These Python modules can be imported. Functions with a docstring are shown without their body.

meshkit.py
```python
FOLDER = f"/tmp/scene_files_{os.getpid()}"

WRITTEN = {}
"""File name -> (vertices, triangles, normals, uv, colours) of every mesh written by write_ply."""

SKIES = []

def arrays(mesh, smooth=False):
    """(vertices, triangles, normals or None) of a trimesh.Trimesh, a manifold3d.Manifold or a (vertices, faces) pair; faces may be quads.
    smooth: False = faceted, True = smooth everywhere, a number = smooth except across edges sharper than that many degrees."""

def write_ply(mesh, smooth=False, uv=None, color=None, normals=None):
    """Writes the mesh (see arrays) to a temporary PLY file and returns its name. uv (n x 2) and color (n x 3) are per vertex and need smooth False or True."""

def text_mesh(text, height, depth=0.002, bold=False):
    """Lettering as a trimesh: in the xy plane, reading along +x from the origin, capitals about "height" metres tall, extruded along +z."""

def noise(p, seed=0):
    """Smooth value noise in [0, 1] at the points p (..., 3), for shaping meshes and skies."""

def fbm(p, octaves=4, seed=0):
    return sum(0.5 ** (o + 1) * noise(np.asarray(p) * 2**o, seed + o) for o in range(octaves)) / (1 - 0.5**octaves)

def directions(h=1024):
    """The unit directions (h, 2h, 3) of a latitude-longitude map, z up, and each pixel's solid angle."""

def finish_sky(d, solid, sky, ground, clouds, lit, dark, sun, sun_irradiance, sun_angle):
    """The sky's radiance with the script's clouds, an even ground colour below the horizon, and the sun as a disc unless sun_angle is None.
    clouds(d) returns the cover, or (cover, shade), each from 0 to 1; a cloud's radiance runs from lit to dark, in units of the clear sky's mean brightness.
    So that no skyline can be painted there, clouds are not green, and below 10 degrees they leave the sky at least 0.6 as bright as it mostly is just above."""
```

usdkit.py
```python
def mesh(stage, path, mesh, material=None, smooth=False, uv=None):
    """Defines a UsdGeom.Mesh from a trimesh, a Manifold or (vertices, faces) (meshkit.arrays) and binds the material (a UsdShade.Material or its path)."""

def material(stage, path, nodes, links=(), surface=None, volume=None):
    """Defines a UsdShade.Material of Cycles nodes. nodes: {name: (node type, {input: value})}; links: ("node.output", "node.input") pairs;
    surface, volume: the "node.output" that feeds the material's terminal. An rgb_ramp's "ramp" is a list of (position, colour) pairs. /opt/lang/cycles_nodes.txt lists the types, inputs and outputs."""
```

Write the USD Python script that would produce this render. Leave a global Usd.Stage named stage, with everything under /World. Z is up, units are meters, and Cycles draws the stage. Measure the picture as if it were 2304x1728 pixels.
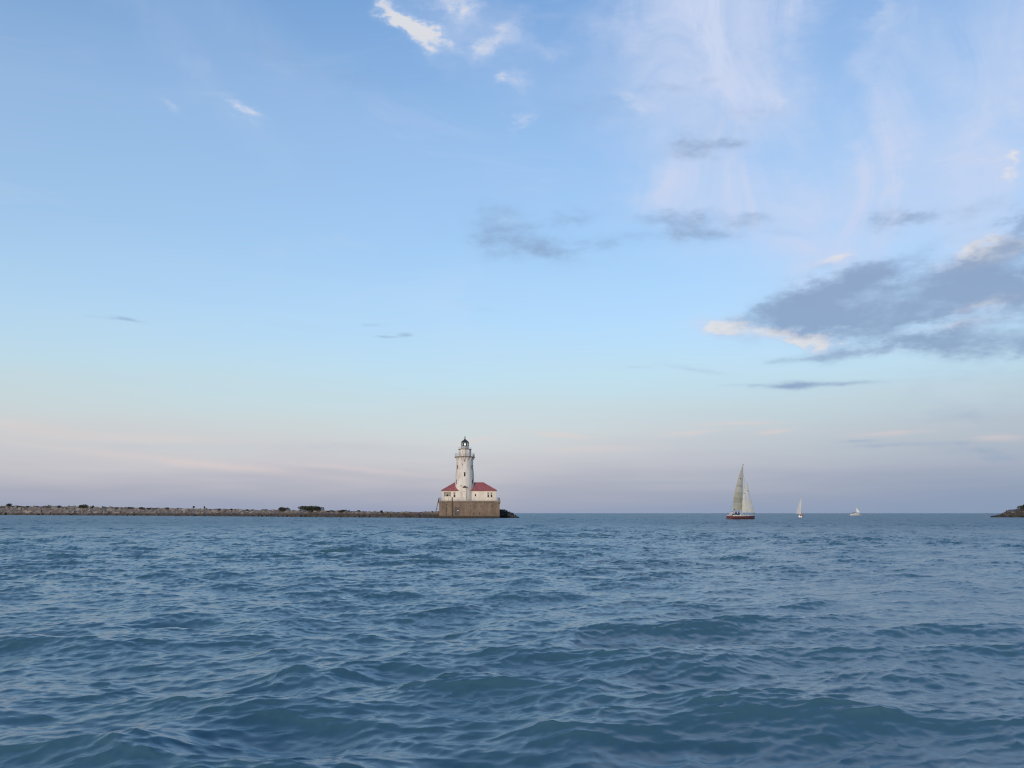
import math, random
import numpy as np, trimesh, manifold3d
from manifold3d import Manifold
from scipy.ndimage import map_coordinates, spline_filter
from pxr import Usd, UsdGeom, UsdLux, UsdShade, Gf
import usdkit, meshkit

# ------------------------------------------------------------------ stage, camera, sky, sun
stage = Usd.Stage.CreateInMemory()
UsdGeom.SetStageUpAxis(stage, 'Z')
UsdGeom.Xform.Define(stage, '/World')
EXPOSURE = 1.0
PITCH = math.radians(8.285)
F = 1995.0                       # focal length in pixels of the 2304 px wide photograph
EYE = 1.5
cam = UsdGeom.Camera.Define(stage, '/World/camera')
cam.CreateHorizontalApertureAttr(36.0)
cam.CreateFocalLengthAttr(36.0 * F / 2304)
cam.CreateClippingRangeAttr((0.05, 60000.0))
cam.CreateExposureAttr(EXPOSURE)
cam.CreateFStopAttr(3.4); cam.CreateFocusDistanceAttr(13.0)      # a small camera's soft focus
cam.AddTranslateOp().Set((0, 0, EYE))
cam.AddRotateXOp().Set(90 + math.degrees(PITCH))

SUN_EL = math.radians(8.0)
SUN_DIR = np.array([-0.42, -0.9, 0]); SUN_DIR /= np.linalg.norm(SUN_DIR)
SKY_STRENGTH = 0.13
sun = UsdLux.DistantLight.Define(stage, '/World/sun')
sun.CreateNormalizeAttr(True); sun.CreateIntensityAttr(0.36); sun.CreateAngleAttr(14.0)
sun.CreateColorAttr((1.0, 0.82, 0.64))
_d = np.array([SUN_DIR[0] * math.cos(SUN_EL), SUN_DIR[1] * math.cos(SUN_EL), math.sin(SUN_EL)])
sun.AddTransformOp().Set(Gf.Matrix4d(Gf.Rotation(Gf.Vec3d(0, 0, 1), Gf.Vec3d(*map(float, _d))), Gf.Vec3d(0, 0, 0)))


def srgb(*c):
    c = np.array(c, float) / 255
    return np.where(c < 0.04045, c / 12.92, ((c + 0.055) / 1.055) ** 2.4)


def radiance(*c):                # what the sky node must give for this colour to show at this exposure
    return tuple(srgb(*c) / (SKY_STRENGTH * 2 ** EXPOSURE))


def pixel_dir(px, py):
    x, u, z = px - 1152.0, 864.0 - py, F
    v = np.array([x, z * math.cos(PITCH) - u * math.sin(PITCH), z * math.sin(PITCH) + u * math.cos(PITCH)])
    return v / np.linalg.norm(v)


def az_el(px, py):               # sky coordinates in thousandths of a radian
    v = pixel_dir(px, py)
    return math.atan2(v[0], v[1]) * 1000, math.asin(v[2]) * 1000


# clouds: centre, half-axes (in the photograph's pixel scale), tilt in degrees (+ = falls to the right), cover, softness
CIRRUS = [
    (1060, 60, 140, 70, 25, 0.3, 1), (1510, 120, 130, 210, 0, 0.675, 0.9), (1690, 150, 120, 240, 0, 0.621, 0.9), (1570, 400, 130, 130, 0, 0.486, 0.9), (1700, 460, 150, 60, 22, 0.472, 1), (1510, 450, 60, 50, 0, 0.405, 1),
    (1810, 545, 110, 70, 30, 0.486, 1), (1990, 260, 60, 260, 8, 0.405, 1), (1950, 420, 140, 90, -35, 0.338, 1), (2250, 300, 120, 300, 12, 0.567, 1), (420, 130, 230, 45, 38, 0.13, 1), (520, 60, 260, 60, 25, 0.12, 1),
    (2060, 450, 280, 160, -20, 0.18, 1), (1930, 620, 260, 90, -15, 0.2, 1), (2180, 120, 200, 160, 0, 0.25, 1), (1600, 20, 200, 60, 0, 0.25, 1)]
WHITE = [
    (900, 30, 101.2, 25.3, 40, 1.13, 0.8), (968, 72, 50.6, 19.5, 22, 1.19, 0.7), (1020, 18, 44.0, 39.1, 30, 0.81, 0.8), (1105, 98, 50.6, 27.6, -30, 0.65, 0.8), (1165, 188, 33.0, 20.7, 20, 0.54, 0.8), (1176, 268, 15.4, 29.9, 25, 0.54, 0.8),
    (1250, 110, 77.0, 18.4, 12, 0.3, 0.9), (1150, 60, 44.0, 34.5, 0, 0.32, 0.9), (1440, 232, 62, 18, 8, 0.6, 0.8), (1704, 230, 30, 15, 18, 0.7, 0.8), (1455, 102, 50, 14, 5, 0.4, 0.8), (1880, 582, 75.6, 11.2, -10, 0.8, 0.8),
    (1985, 20, 34, 70, -15, 0.4, 0.9), (2190, 352, 80, 13, 10, 0.5, 0.8), (2262, 388, 18, 50, -12, 0.45, 0.8), (2270, 556, 115.5, 20.2, -7, 1.0, 0.8), (2160, 580, 115.5, 26.9, -10, 0.5, 0.9), (1640, 727, 52.5, 20.2, 6, 1.1, 0.65),
    (1690, 752, 126.0, 10.1, 8, 0.55, 0.8), (1815, 757, 60.9, 14.6, 14, 1.3, 0.6), (1846, 770, 23.1, 15.7, 25, 1.0, 0.6), (1960, 790, 136.5, 7.8, -2, 0.4, 0.8), (2120, 738, 115.5, 12.3, -6, 0.7, 0.8), (2195, 690, 63.0, 24.6, -15, 0.55, 0.8),
    (2190, 655, 73.5, 11.2, 8, 0.5, 0.8), (2250, 690, 52.5, 33.6, 0, 0.3, 0.9), (1950, 690, 94.5, 22.4, 10, 0.25, 0.9), (556, 254, 30.8, 20.7, 32, 0.81, 0.8), (385, 236, 28.6, 10.3, 32, 0.3, 0.8), (470, 212, 55.0, 5.8, -6, 0.22, 0.8),
    (1150, 490, 40, 14, 15, 0.25, 0.9), (1730, 744, 70, 8, 12, 0.4, 0.9), (2190, 690, 80, 14, -10, 0.35, 0.9), (2250, 388, 60, 40, -12, 0.35, 0.9)]
DARK = [
    (1566, 327, 74, 26, 2, .85, .6), (1655, 324, 34, 11, 4, .6, .7), (1540, 352, 60, 10, 4, .4, .8), (1310, 250, 100, 42, 0, .28, 1), (1500, 197, 60, 12, 6, .4, .8), (1610, 178, 30, 10, 0, .3, .8), (1670, 258, 70, 16, 0, .3, .9),
    (1105, 488, 66, 34, 0, .5, .9), (1245, 495, 100, 18, -8, .5, .9), (1190, 558, 150, 36, 8, .46, .9), (1320, 545, 110, 20, -4, .42, .9), (2250, 690, 230, 150, 0, .22, 1), (2220, 850, 240, 60, 0, .14, 1), (1110, 545, 60, 14, 0, .25, .9),
    (1545, 512, 78, 28, 6, .8, .7), (1680, 495, 62, 16, 14, .55, .8), (1470, 494, 40, 10, 12, .5, .8), (1610, 535, 70, 12, 5, .35, .8), (1740, 520, 60, 8, 10, .3, .8),
    (2080, 488, 74, 20, 10, .6, .8), (2300, 500, 40, 22, -30, .7, .8), (2200, 470, 70, 18, 0, .25, .9), (2010, 490, 50, 14, 0, .3, .9),
    (1800, 690, 110, 46, -12, .95, .7), (1915, 640, 130, 40, -14, .85, .75), (1960, 690, 210, 46, -3, .8, .8), (2080, 680, 170, 50, -10, .9, .75),
    (2170, 620, 150, 40, -22, 1.0, .7), (2260, 585, 90, 30, -16, .9, .7), (2290, 640, 60, 40, 0, .6, .8), (2290, 690, 70, 28, 0, .75, .7), (1890, 720, 120, 18, 2, .8, .7), (2010, 735, 130, 14, -8, .5, .8), (1990, 590, 90, 16, -8, .45, .8),
    (2020, 775, 160, 15, -4, .85, .7), (2200, 772, 170, 24, 2, 1.0, .7), (2290, 795, 90, 18, 0, .6, .9), (1850, 802, 80, 9, -5, .6, .8), (1760, 812, 40, 6, -4, .3, .8),
    (1775, 868, 66, 9, 2, .9, .7), (1890, 864, 110, 5, -1, .5, .8), (1680, 868, 46, 4, 3, .45, .8), (1560, 830, 70, 6, 10, .35, .8), (1425, 827, 40, 4, 0, .3, .8), (1230, 805, 120, 6, 0, .12, .9),
    (290, 719, 42, 4, 4, .6, .8), (245, 717, 40, 3, 2, .35, .8), (835, 731, 22, 4, 0, .6, .8), (862, 756, 30, 3, 0, .5, .8), (905, 751, 14, 4, 0, .65, .8), (700, 735, 260, 8, 1, .10, 1),
    (1085, 692, 56, 12, 14, .22, .9), (660, 140, 150, 26, 8, .28, 1), (830, 172, 60, 14, 8, .15, 1),
    (2060, 1000, 170, 6, 2, .45, .8), (2220, 1020, 110, 14, 0, .45, .9), (1930, 992, 60, 4, 2, .4, .8), (2180, 935, 150, 22, 0, .25, 1), (1500, 1087, 130, 4, 0, .28, .9), (700, 1003, 300, 9, 2, .16, 1), (150, 1000, 200, 8, 2, .16, 1)]
PINK = [(1260, 978, 70, 5, 4, .6, .8), (1560, 972, 50, 5, -4, .5, .8), (1740, 970, 40, 5, -4, .5, .8), (1650, 952, 90, 4, 2, .45, .8), (2000, 975, 70, 5, 2, .4, .8), (420, 1040, 330, 9, 3, .45, .9), (300, 985, 300, 10, 2, .3, .9),
        (820, 1058, 160, 6, 4, .4, .9), (1330, 1010, 120, 8, 2, .35, .9), (60, 960, 120, 12, 4, .35, .9), (2250, 985, 60, 6, 0, .5, .9), (1080, 990, 60, 6, -8, .3, .9)]


def build_sky():
    N, L, n = {}, [], [0]

    def node(kind, _in=None, **values):
        name = f'n{n[0]}'; n[0] += 1
        N[name] = (kind, values)
        for k, src in (_in or {}).items():
            L.append((src, f'{name}.{k}'))
        return name

    def m(op, a, b=None, c=None, clamp=False):
        ins, vals = {}, dict(math_type=op, use_clamp=clamp)
        for k, x in (('value1', a), ('value2', b), ('value3', c)):
            if isinstance(x, str): ins[k] = x
            elif x is not None: vals[k] = float(x)
        return node('math', ins, **vals) + '.value'

    def smooth(x, a, b, lo=0., hi=1.):
        return node('map_range', {'value': x}, range_type='smoothstep', from_min=float(a), from_max=float(b), to_min=lo, to_max=hi, clamp=True) + '.result'

    d = node('texture_coordinate') + '.generated'
    s = node('separate_xyz', {'vector': d})
    az = m('multiply', m('arctan2', s + '.x', s + '.y'), 1000)
    el = m('multiply', m('arcsine', s + '.z'), 1000)
    p = node('combine_xyz', {'x': az, 'y': el}) + '.vector'

    def noise(scale, vec=p, out='fac', **k):
        sc = node('vector_math', {'vector1': vec}, math_type='multiply', vector2=scale) + '.vector'
        return node('noise_texture', {'vector': sc}, **{**dict(dimensions='2D', scale=1., detail=4., roughness=.55), **k}) + '.' + out

    # the drift that frays every cloud's outline
    w1 = node('vector_math', {'vector1': noise((.011, .022, 1), out='color', detail=5., roughness=.6)}, math_type='subtract', vector2=(.5, .5, .5)) + '.vector'
    w1 = node('vector_math', {'vector1': w1}, math_type='multiply', vector2=(95, 38, 0)) + '.vector'
    w2 = node('vector_math', {'vector1': noise((.05, .12, 1), out='color', detail=4., roughness=.65)}, math_type='subtract', vector2=(.5, .5, .5)) + '.vector'
    w2 = node('vector_math', {'vector1': w2}, math_type='multiply', vector2=(26, 10, 0)) + '.vector'
    q_big = node('vector_math', {'vector1': node('vector_math', {'vector1': p, 'vector2': w1}, math_type='add') + '.vector', 'vector2': w2}, math_type='add') + '.vector'
    w3 = node('vector_math', {'vector1': w1}, math_type='multiply', vector2=(.35, .12, 0)) + '.vector'
    q_thin = node('vector_math', {'vector1': node('vector_math', {'vector1': p, 'vector2': w3}, math_type='add') + '.vector', 'vector2': node('vector_math', {'vector1': w2}, math_type='multiply', vector2=(.6, .35, 0)) + '.vector'}, math_type='add') + '.vector'

    turned = {}

    def turn(q, tilt):           # sky coordinates along and across a cloud's tilt
        if not tilt: return q
        if (q, tilt) not in turned:
            r = math.radians(-tilt)
            x = node('vector_math', {'vector1': q}, math_type='dot_product', vector2=(math.cos(r), math.sin(r), 0)) + '.value'
            y = node('vector_math', {'vector1': q}, math_type='dot_product', vector2=(-math.sin(r), math.cos(r), 0)) + '.value'
            turned[q, tilt] = node('combine_xyz', {'x': x, 'y': y}) + '.vector'
        return turned[q, tilt]

    TILTS = (-32, -20, -10, -5, 0, 5, 10, 18, 26, 39)

    def blobs(specs):
        total = None
        for px, py, a, b, tilt, cover, soft in sorted(specs, key=lambda c: (min(c[2], c[3]) >= 13, min(TILTS, key=lambda t: abs(t - c[4])))):
            if cover <= 0: continue
            u, v = az_el(px, py)
            u1, v1 = az_el(px + 1, py); u2, v2 = az_el(px, py - 1)
            ku, kv = a * math.hypot(u1 - u, v1 - v), b * math.hypot(u2 - u, v2 - v)
            tilt = min(TILTS, key=lambda t: abs(t - tilt)); r = math.radians(-tilt)
            uu, vv = u * math.cos(r) + v * math.sin(r), -u * math.sin(r) + v * math.cos(r)
            q = turn(q_big if min(a, b) >= 13 else q_thin, tilt)
            k = math.sqrt(1.25 - .5 * soft)
            d = node('vector_math', {'vector1': q}, math_type='multiply_add', vector2=(k / ku, k / kv, 0), vector3=(-uu * k / ku, -vv * k / kv, 0)) + '.vector'
            r2 = node('vector_math', {'vector1': d, 'vector2': d}, math_type='dot_product') + '.value'
            f = m('exponent', m('subtract', math.log(cover), r2))
            total = f if total is None else m('add', total, f)
        return total

    sky = node('sky_texture', sky_type='single_scattering', sun_disc=False, sun_elevation=SUN_EL, sun_rotation=math.atan2(SUN_DIR[0], SUN_DIR[1]), altitude=180., air_density=1., aerosol_density=.5, ozone_density=4.) + '.color'

    def mix(fac, a, b):
        ins, vals = {'fac': fac}, {}
        for k, x in (('color1', a), ('color2', b)):
            if isinstance(x, str): ins[k] = x
            else: vals[k] = x
        return node('mix', ins, mix_type='mix', **vals) + '.color'

    # thin high veil and the evening haze that thickens towards the horizon all round
    el_n = m('add', el, m('multiply', m('subtract', noise((.0035, .03, 1), detail=3.), .5), 34))
    t = node('map_range', {'value': el_n}, from_min=0., from_max=600., clamp=True) + '.result'
    tint = node('rgb_ramp', {'fac': t}, ramp=[(e / 600, radiance(*c)) for e, c in HAZE]) + '.color'
    thick = node('rgb_ramp', {'fac': t}, ramp=[(e / 600, (x, x, x)) for e, x in HAZE_COVER]) + '.color'
    c = mix(thick, sky, tint)
    # bluer, dimmer haze bank low to the right
    bank = m('multiply', smooth(az, -60, 620), smooth(el, 190, 0))
    c = mix(m('multiply', bank, .68), c, radiance(126, 150, 180))
    # streaks of thin cirrus anywhere in the sky
    cir = smooth(noise((.004, .012, 1), detail=7., roughness=.62, distortion=.6), .55, .85)
    c = mix(m('multiply', m('multiply', cir, smooth(el, 40, 260)), .18), c, radiance(215, 220, 236))
    wn = noise((.016, .03, 1), detail=8., roughness=.62)
    def fray(mask, nz, amount, top, hi=1.25):
        swing = m('multiply', m('subtract', nz, .5), m('minimum', m('multiply', mask, 2 * amount), amount))
        return smooth(m('add', mask, swing), -.02, hi, 0., top)

    veil = m('multiply', m('minimum', blobs(CIRRUS), .9), m('multiply_add', noise((.0105, .0075, 1), detail=8., roughness=.62, distortion=.9), 1.9, -.05))
    c = mix(veil, c, radiance(200, 213, 240))
    white = fray(blobs(WHITE), wn, 1.5, .84, 1.15)
    wcol = node('mix', {'fac': smooth(white, .35, .9)}, mix_type='mix', color1=radiance(203, 214, 238), color2=radiance(231, 228, 228)) + '.color'
    c = mix(white, c, wcol)
    dn = noise((.02, .05, 3.1), detail=8., roughness=.6)
    dark = m('multiply', fray(blobs(DARK), dn, 1.5, .88, 1.36), smooth(noise((.013, .03, 7.7), detail=5., roughness=.6), .22, .56, .58, 1.))
    c = mix(dark, c, radiance(136, 160, 194))
    pink = m('multiply', blobs(PINK), m('multiply_add', noise((.008, .06, 1), detail=5.), 1.4, .1))
    c = mix(m('minimum', m('multiply', pink, 1.05), .85), c, radiance(226, 207, 203))
    bg = node('background_shader', {'color': c}, strength=SKY_STRENGTH)
    return usdkit.material(stage, '/World/Looks/sky', N, L, surface=bg + '.background')


# haze tint (sRGB as seen) and cover against elevation in thousandths of a radian
HAZE = [(0, (150, 160, 186)), (22, (168, 170, 187)), (50, (197, 193, 201)), (84, (207, 207, 207)), (116, (204, 215, 215)), (150, (199, 221, 227)), (210, (196, 222, 239)), (300, (190, 218, 241)), (420, (183, 212, 241)), (600, (150, 190, 236))]
HAZE_COVER = [(0, .97), (40, .95), (80, .9), (120, .86), (160, .8), (220, .66), (300, .55), (420, .5), (600, .3)]
UsdGeom.Scope.Define(stage, '/World/Looks')
dome = UsdLux.DomeLight.Define(stage, '/World/sky')
UsdShade.MaterialBindingAPI.Apply(dome.GetPrim()).Bind(build_sky())
dome.GetPrim().SetCustomDataByKey('kind', 'structure')

# ------------------------------------------------------------------ helpers
used = {}


def numbered(parent, name):
    k = used.get((parent, name), 0); used[(parent, name)] = k + 1
    return name if k == 0 else f'{name}_{k:03d}'


def tag(p, label=None, cat=None, group=None, kind=None):
    p = p.GetPrim() if hasattr(p, 'GetPrim') else p
    for k, v in (('label', label), ('category', cat), ('group', group), ('kind', kind)):
        if v: p.SetCustomDataByKey(k, v)
    return p


def thing(name, label, cat, loc=(0, 0, 0), rotz=0.0, roll=0.0, group=None):
    x = UsdGeom.Xform.Define(stage, '/World/' + numbered('/World', name))
    x.AddTranslateOp().Set(tuple(map(float, loc)))
    x.AddRotateZOp().Set(float(rotz))
    if roll: x.AddRotateXOp().Set(float(roll))
    return tag(x, label, cat, group)


def part(parent, name, mesh, mat, smooth=False, label=None, kind=None):
    base = str(parent.GetPath()) if parent is not None else '/World'
    m = usdkit.mesh(stage, base + '/' + numbered(base, name), mesh, mat, smooth=smooth)
    return tag(m, label, kind=kind)


def box(sx, sy, sz, at=(0, 0, 0), rot=None):
    b = trimesh.creation.box([sx, sy, sz])
    if rot is not None: b.apply_transform(rot)
    b.apply_translation(at)
    return b


def bbox(x0, x1, y0, y1, z0, z1):
    return box(x1 - x0, y1 - y0, z1 - z0, ((x0 + x1) / 2, (y0 + y1) / 2, (z0 + z1) / 2))


def bevelled(x0, x1, y0, y1, z0, z1, b=.03):
    pts = []
    for sx in (0, 1):
        for sy in (0, 1):
            for sz in (0, 1):
                X, Y, Z = (x1 if sx else x0), (y1 if sy else y0), (z1 if sz else z0)
                ix, iy, iz = (-b if sx else b), (-b if sy else b), (-b if sz else b)
                pts += [(X, Y + iy, Z + iz), (X + ix, Y, Z + iz), (X + ix, Y + iy, Z)]
    return trimesh.convex.convex_hull(np.array(pts))


def rod(a, b, r, r2=None, sides=8):
    a, b = np.asarray(a, float), np.asarray(b, float)
    L = np.linalg.norm(b - a)
    c = trimesh.creation.cylinder(radius=1, height=L, sections=sides)
    v = c.vertices.copy(); top = v[:, 2] > 0
    v[:, :2] *= np.where(top, r if r2 is None else r2, r)[:, None]
    c.vertices = v
    c.apply_transform(trimesh.geometry.align_vectors([0, 0, 1], (b - a) / L))
    c.apply_translation((a + b) / 2)
    return c


def cat(ms):
    return trimesh.util.concatenate(list(ms))


def lathe(prof, n=40):
    """prof: (r, z) from bottom to top; closed solid."""
    prof = np.array(prof, float)
    ang = np.arange(n) * 2 * np.pi / n
    v = [(r * math.cos(a), r * math.sin(a), z) for r, z in prof for a in ang]
    f = []
    for i in range(len(prof) - 1):
        for j in range(n):
            a, b = i * n + j, i * n + (j + 1) % n
            f += [(a, b, b + n), (a, b + n, a + n)]
    v += [(0, 0, prof[0, 1]), (0, 0, prof[-1, 1])]
    c0, c1 = len(v) - 2, len(v) - 1
    t = (len(prof) - 1) * n
    for j in range(n):
        f += [(c0, (j + 1) % n, j), (c1, t + j, t + (j + 1) % n)]
    return trimesh.Trimesh(np.array(v), np.array(f), process=False)


def mani(m):
    return Manifold(manifold3d.Mesh(np.asarray(m.vertices, np.float32), np.asarray(m.faces, np.uint32)))


def at(px, y):                   # ground point under photograph column px at depth y
    return y * math.cos(PITCH) * (px - 1152.0) / F


def z_at(py, y):                 # height of photograph row py at depth y
    t = (864.0 - py) / F
    return EYE + y * (t * math.cos(PITCH) + math.sin(PITCH)) / (math.cos(PITCH) - t * math.sin(PITCH))


MAT = {}


def look(name, color, rough=.6, noise=None, spec=.5, metallic=0., bump=None, extra=None):
    """plain principled look; noise = (scale, amount[, detail]) varies the value, bump = (scale, distance)."""
    nodes = {'p': ('principled_bsdf', dict(base_color=color, roughness=rough, specular_ior_level=spec, metallic=metallic)), 'g': ('texture_coordinate', {})}
    links = []
    if noise:
        nodes['n'] = ('noise_texture', dict(scale=noise[0], detail=6., roughness=.6))
        lo, hi = [tuple(np.clip(np.array(color) * k, 0, 1)) for k in (1 - noise[1], 1 + noise[1])]
        nodes['r'] = ('rgb_ramp', dict(ramp=[(.3, lo), (.7, hi)]))
        links += [('g.object', 'n.vector'), ('n.fac', 'r.fac'), ('r.color', 'p.base_color')]
    if bump:
        nodes['bn'] = ('noise_texture', dict(scale=bump[0], detail=4.))
        nodes['b'] = ('bump', dict(distance=bump[1], strength=1.))
        links += [('g.object', 'bn.vector'), ('bn.fac', 'b.height'), ('b.normal', 'p.normal')]
    MAT[name] = usdkit.material(stage, '/World/Looks/' + name, nodes, links, surface='p.BSDF')
    return MAT[name]


def stained(name, clean, stain, scale, amount, rough=.75, streak=.5, low=None, wet_z=None):
    """weathered paint, concrete or stone: blotches, rain streaks, and a dark wet band up to wet_z (world height)."""
    N = {'g': ('geometry', {}), 's': ('separate_xyz', {}), 'p': ('principled_bsdf', dict(roughness=rough, specular_ior_level=.3)),
         'm1': ('mapping', dict(mapping_type='point', scale=(scale, scale, scale * .55))), 'n1': ('noise_texture', dict(scale=1., detail=7., roughness=.62)),
         'm2': ('mapping', dict(mapping_type='point', scale=(scale * 3.2, scale * 3.2, scale * .16))), 'n2': ('noise_texture', dict(scale=1., detail=4., roughness=.6)),
         'mx': ('mix', dict(mix_type='mix', fac=float(streak))), 'r': ('map_range', dict(range_type='smoothstep', from_min=.40, from_max=.66, to_min=0., to_max=float(amount), clamp=True)),
         'c': ('mix', dict(mix_type='mix', color1=clean, color2=stain))}
    L = [('g.position', 's.vector'), ('g.position', 'm1.vector'), ('m1.vector', 'n1.vector'), ('g.position', 'm2.vector'), ('m2.vector', 'n2.vector'), ('n1.fac', 'mx.color1'), ('n2.fac', 'mx.color2'), ('mx.color', 'r.value'), ('r.result', 'c.fac')]
    out = 'c.color'
    if wet_z is not None:
        N['wn'] = ('math', dict(math_type='multiply_add', value2=.9, value3=-.45))
        N['wa'] = ('math', dict(math_type='add'))
        N['wr'] = ('map_range', dict(range_type='smoothstep', from_min=wet_z * .55, from_max=wet_z * 1.25, to_min=.93, to_max=0., clamp=True))
        N['wc'] = ('mix', dict(mix_type='mix', color2=low or (.035, .032, .028)))
        L += [('n1.fac', 'wn.value1'), ('wn.value', 'wa.value1'), ('s.z', 'wa.value2'), ('wa.value', 'wr.value'), ('wr.result', 'wc.fac'), (out, 'wc.color1')]
        out = 'wc.color'
    L.append((out, 'p.base_color'))
    N['bn'] = ('noise_texture', dict(scale=6., detail=4.)); N['b'] = ('bump', dict(distance=.02, strength=.6))
    L += [('g.position', 'bn.vector'), ('bn.fac', 'b.height'), ('b.normal', 'p.normal')]
    MAT[name] = usdkit.material(stage, '/World/Looks/' + name, N, L, surface='p.BSDF')


stained('white_paint', (.60, .575, .535), (.36, .31, .25), .55, .8)
stained('house_paint', (.66, .60, .52), (.44, .38, .31), .5, .6)
stained('pier_concrete', (.20, .147, .105), (.085, .063, .048), .5, .95, streak=.28, wet_z=.75)
stained('coping_concrete', (.20, .16, .12), (.11, .088, .07), .6, .9)
for i, c in enumerate([(.19, .162, .145), (.225, .19, .165), (.16, .143, .133), (.25, .225, .20), (.135, .116, .105)]):
    stained(f'limestone_{"abcde"[i]}', c, tuple(np.array(c) * .55), .35, .8, streak=False, wet_z=1.6, low=(.05, .042, .036))
for i, c in enumerate([(.062, .056, .052), (.085, .074, .066), (.045, .042, .040)]):
    stained(f'dark_stone_{"abc"[i]}', c, tuple(np.array(c) * .5), .7, .7, streak=False, wet_z=.7, low=(.03, .028, .025))
look('roof_red', (.29, .083, .085), .65, (1.2, .22))
look('roof_trim', (.20, .07, .07), .6)
look('dark_iron', (.022, .023, .025), .5, (4., .3))
look('rust_iron', (.12, .085, .065), .7, (5., .4))
look('grey_metal', (.30, .30, .31), .45, (3., .25))
look('gallery_iron', (.15, .115, .095), .7, (4., .5))
look('window_dark', (.02, .021, .022), .12)
look('window_shade', (.20, .185, .165), .3, (2., .2))
look('window_brown', (.22, .185, .15), .35, (3., .35))
look('frame_paint', (.55, .52, .47), .6)
look('door_iron', (.055, .048, .05), .55, (3., .4))
look('timber_dark', (.07, .058, .045), .8, (4., .4))
look('plate_white', (.75, .74, .72), .5)


def pane_glass():
    N = {'t': ('transparent_bsdf', dict(color=(.93, .95, .95))), 'g': ('glossy_bsdf', dict(roughness=.03, color=(1, 1, 1))), 'f': ('fresnel', dict(IOR=1.5)), 'm': ('mix_closure', {})}
    MAT['clear_glass'] = usdkit.material(stage, '/World/Looks/clear_glass', N, [('f.fac', 'm.fac'), ('t.BSDF', 'm.closure1'), ('g.BSDF', 'm.closure2')], surface='m.closure')


pane_glass()
MAT['lamp_glow'] = usdkit.material(stage, '/World/Looks/lamp_glow', {'e': ('emission', dict(color=(1., .97, .9), strength=1.0))}, [], surface='e.emission')


# ------------------------------------------------------------------ water
def ocean_tile(n, size, rms, l_peak, wind, kmin, kmax, seed, spread=2.0):
    """one periodic patch of wind waves: height, sideways drift and their slopes."""
    rng = np.random.default_rng(seed)
    k1 = np.fft.fftfreq(n, 1 / n) * 2 * np.pi / size
    kx, ky = np.meshgrid(k1, k1, indexing='ij')
    k = np.hypot(kx, ky); k[0, 0] = 1
    L = l_peak / 7.7
    P = np.exp(-1 / (k * L) ** 2) / k ** 4 * np.exp(-(k * .012) ** 2)
    c = (kx * math.cos(wind) + ky * math.sin(wind)) / k
    P *= (.06 + np.abs(c) ** (2 * spread)) * np.where(c < 0, .25, 1)
    P *= (k > kmin) & (k <= kmax); P[0, 0] = 0
    H = (rng.normal(size=(n, n)) + 1j * rng.normal(size=(n, n))) * np.sqrt(P)
    h = np.real(np.fft.ifft2(H))
    s = rms / h.std(); H = H * s
    g = lambda X: np.real(np.fft.ifft2(X)).astype(np.float32)
    return [g(H), g(-1j * kx / k * H), g(-1j * ky / k * H), g(1j * kx * H), g(1j * ky * H), g(kx * kx / k * H), g(ky * ky / k * H), g(kx * ky / k * H)], size, n


WATER_MAX = 14000.0


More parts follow.
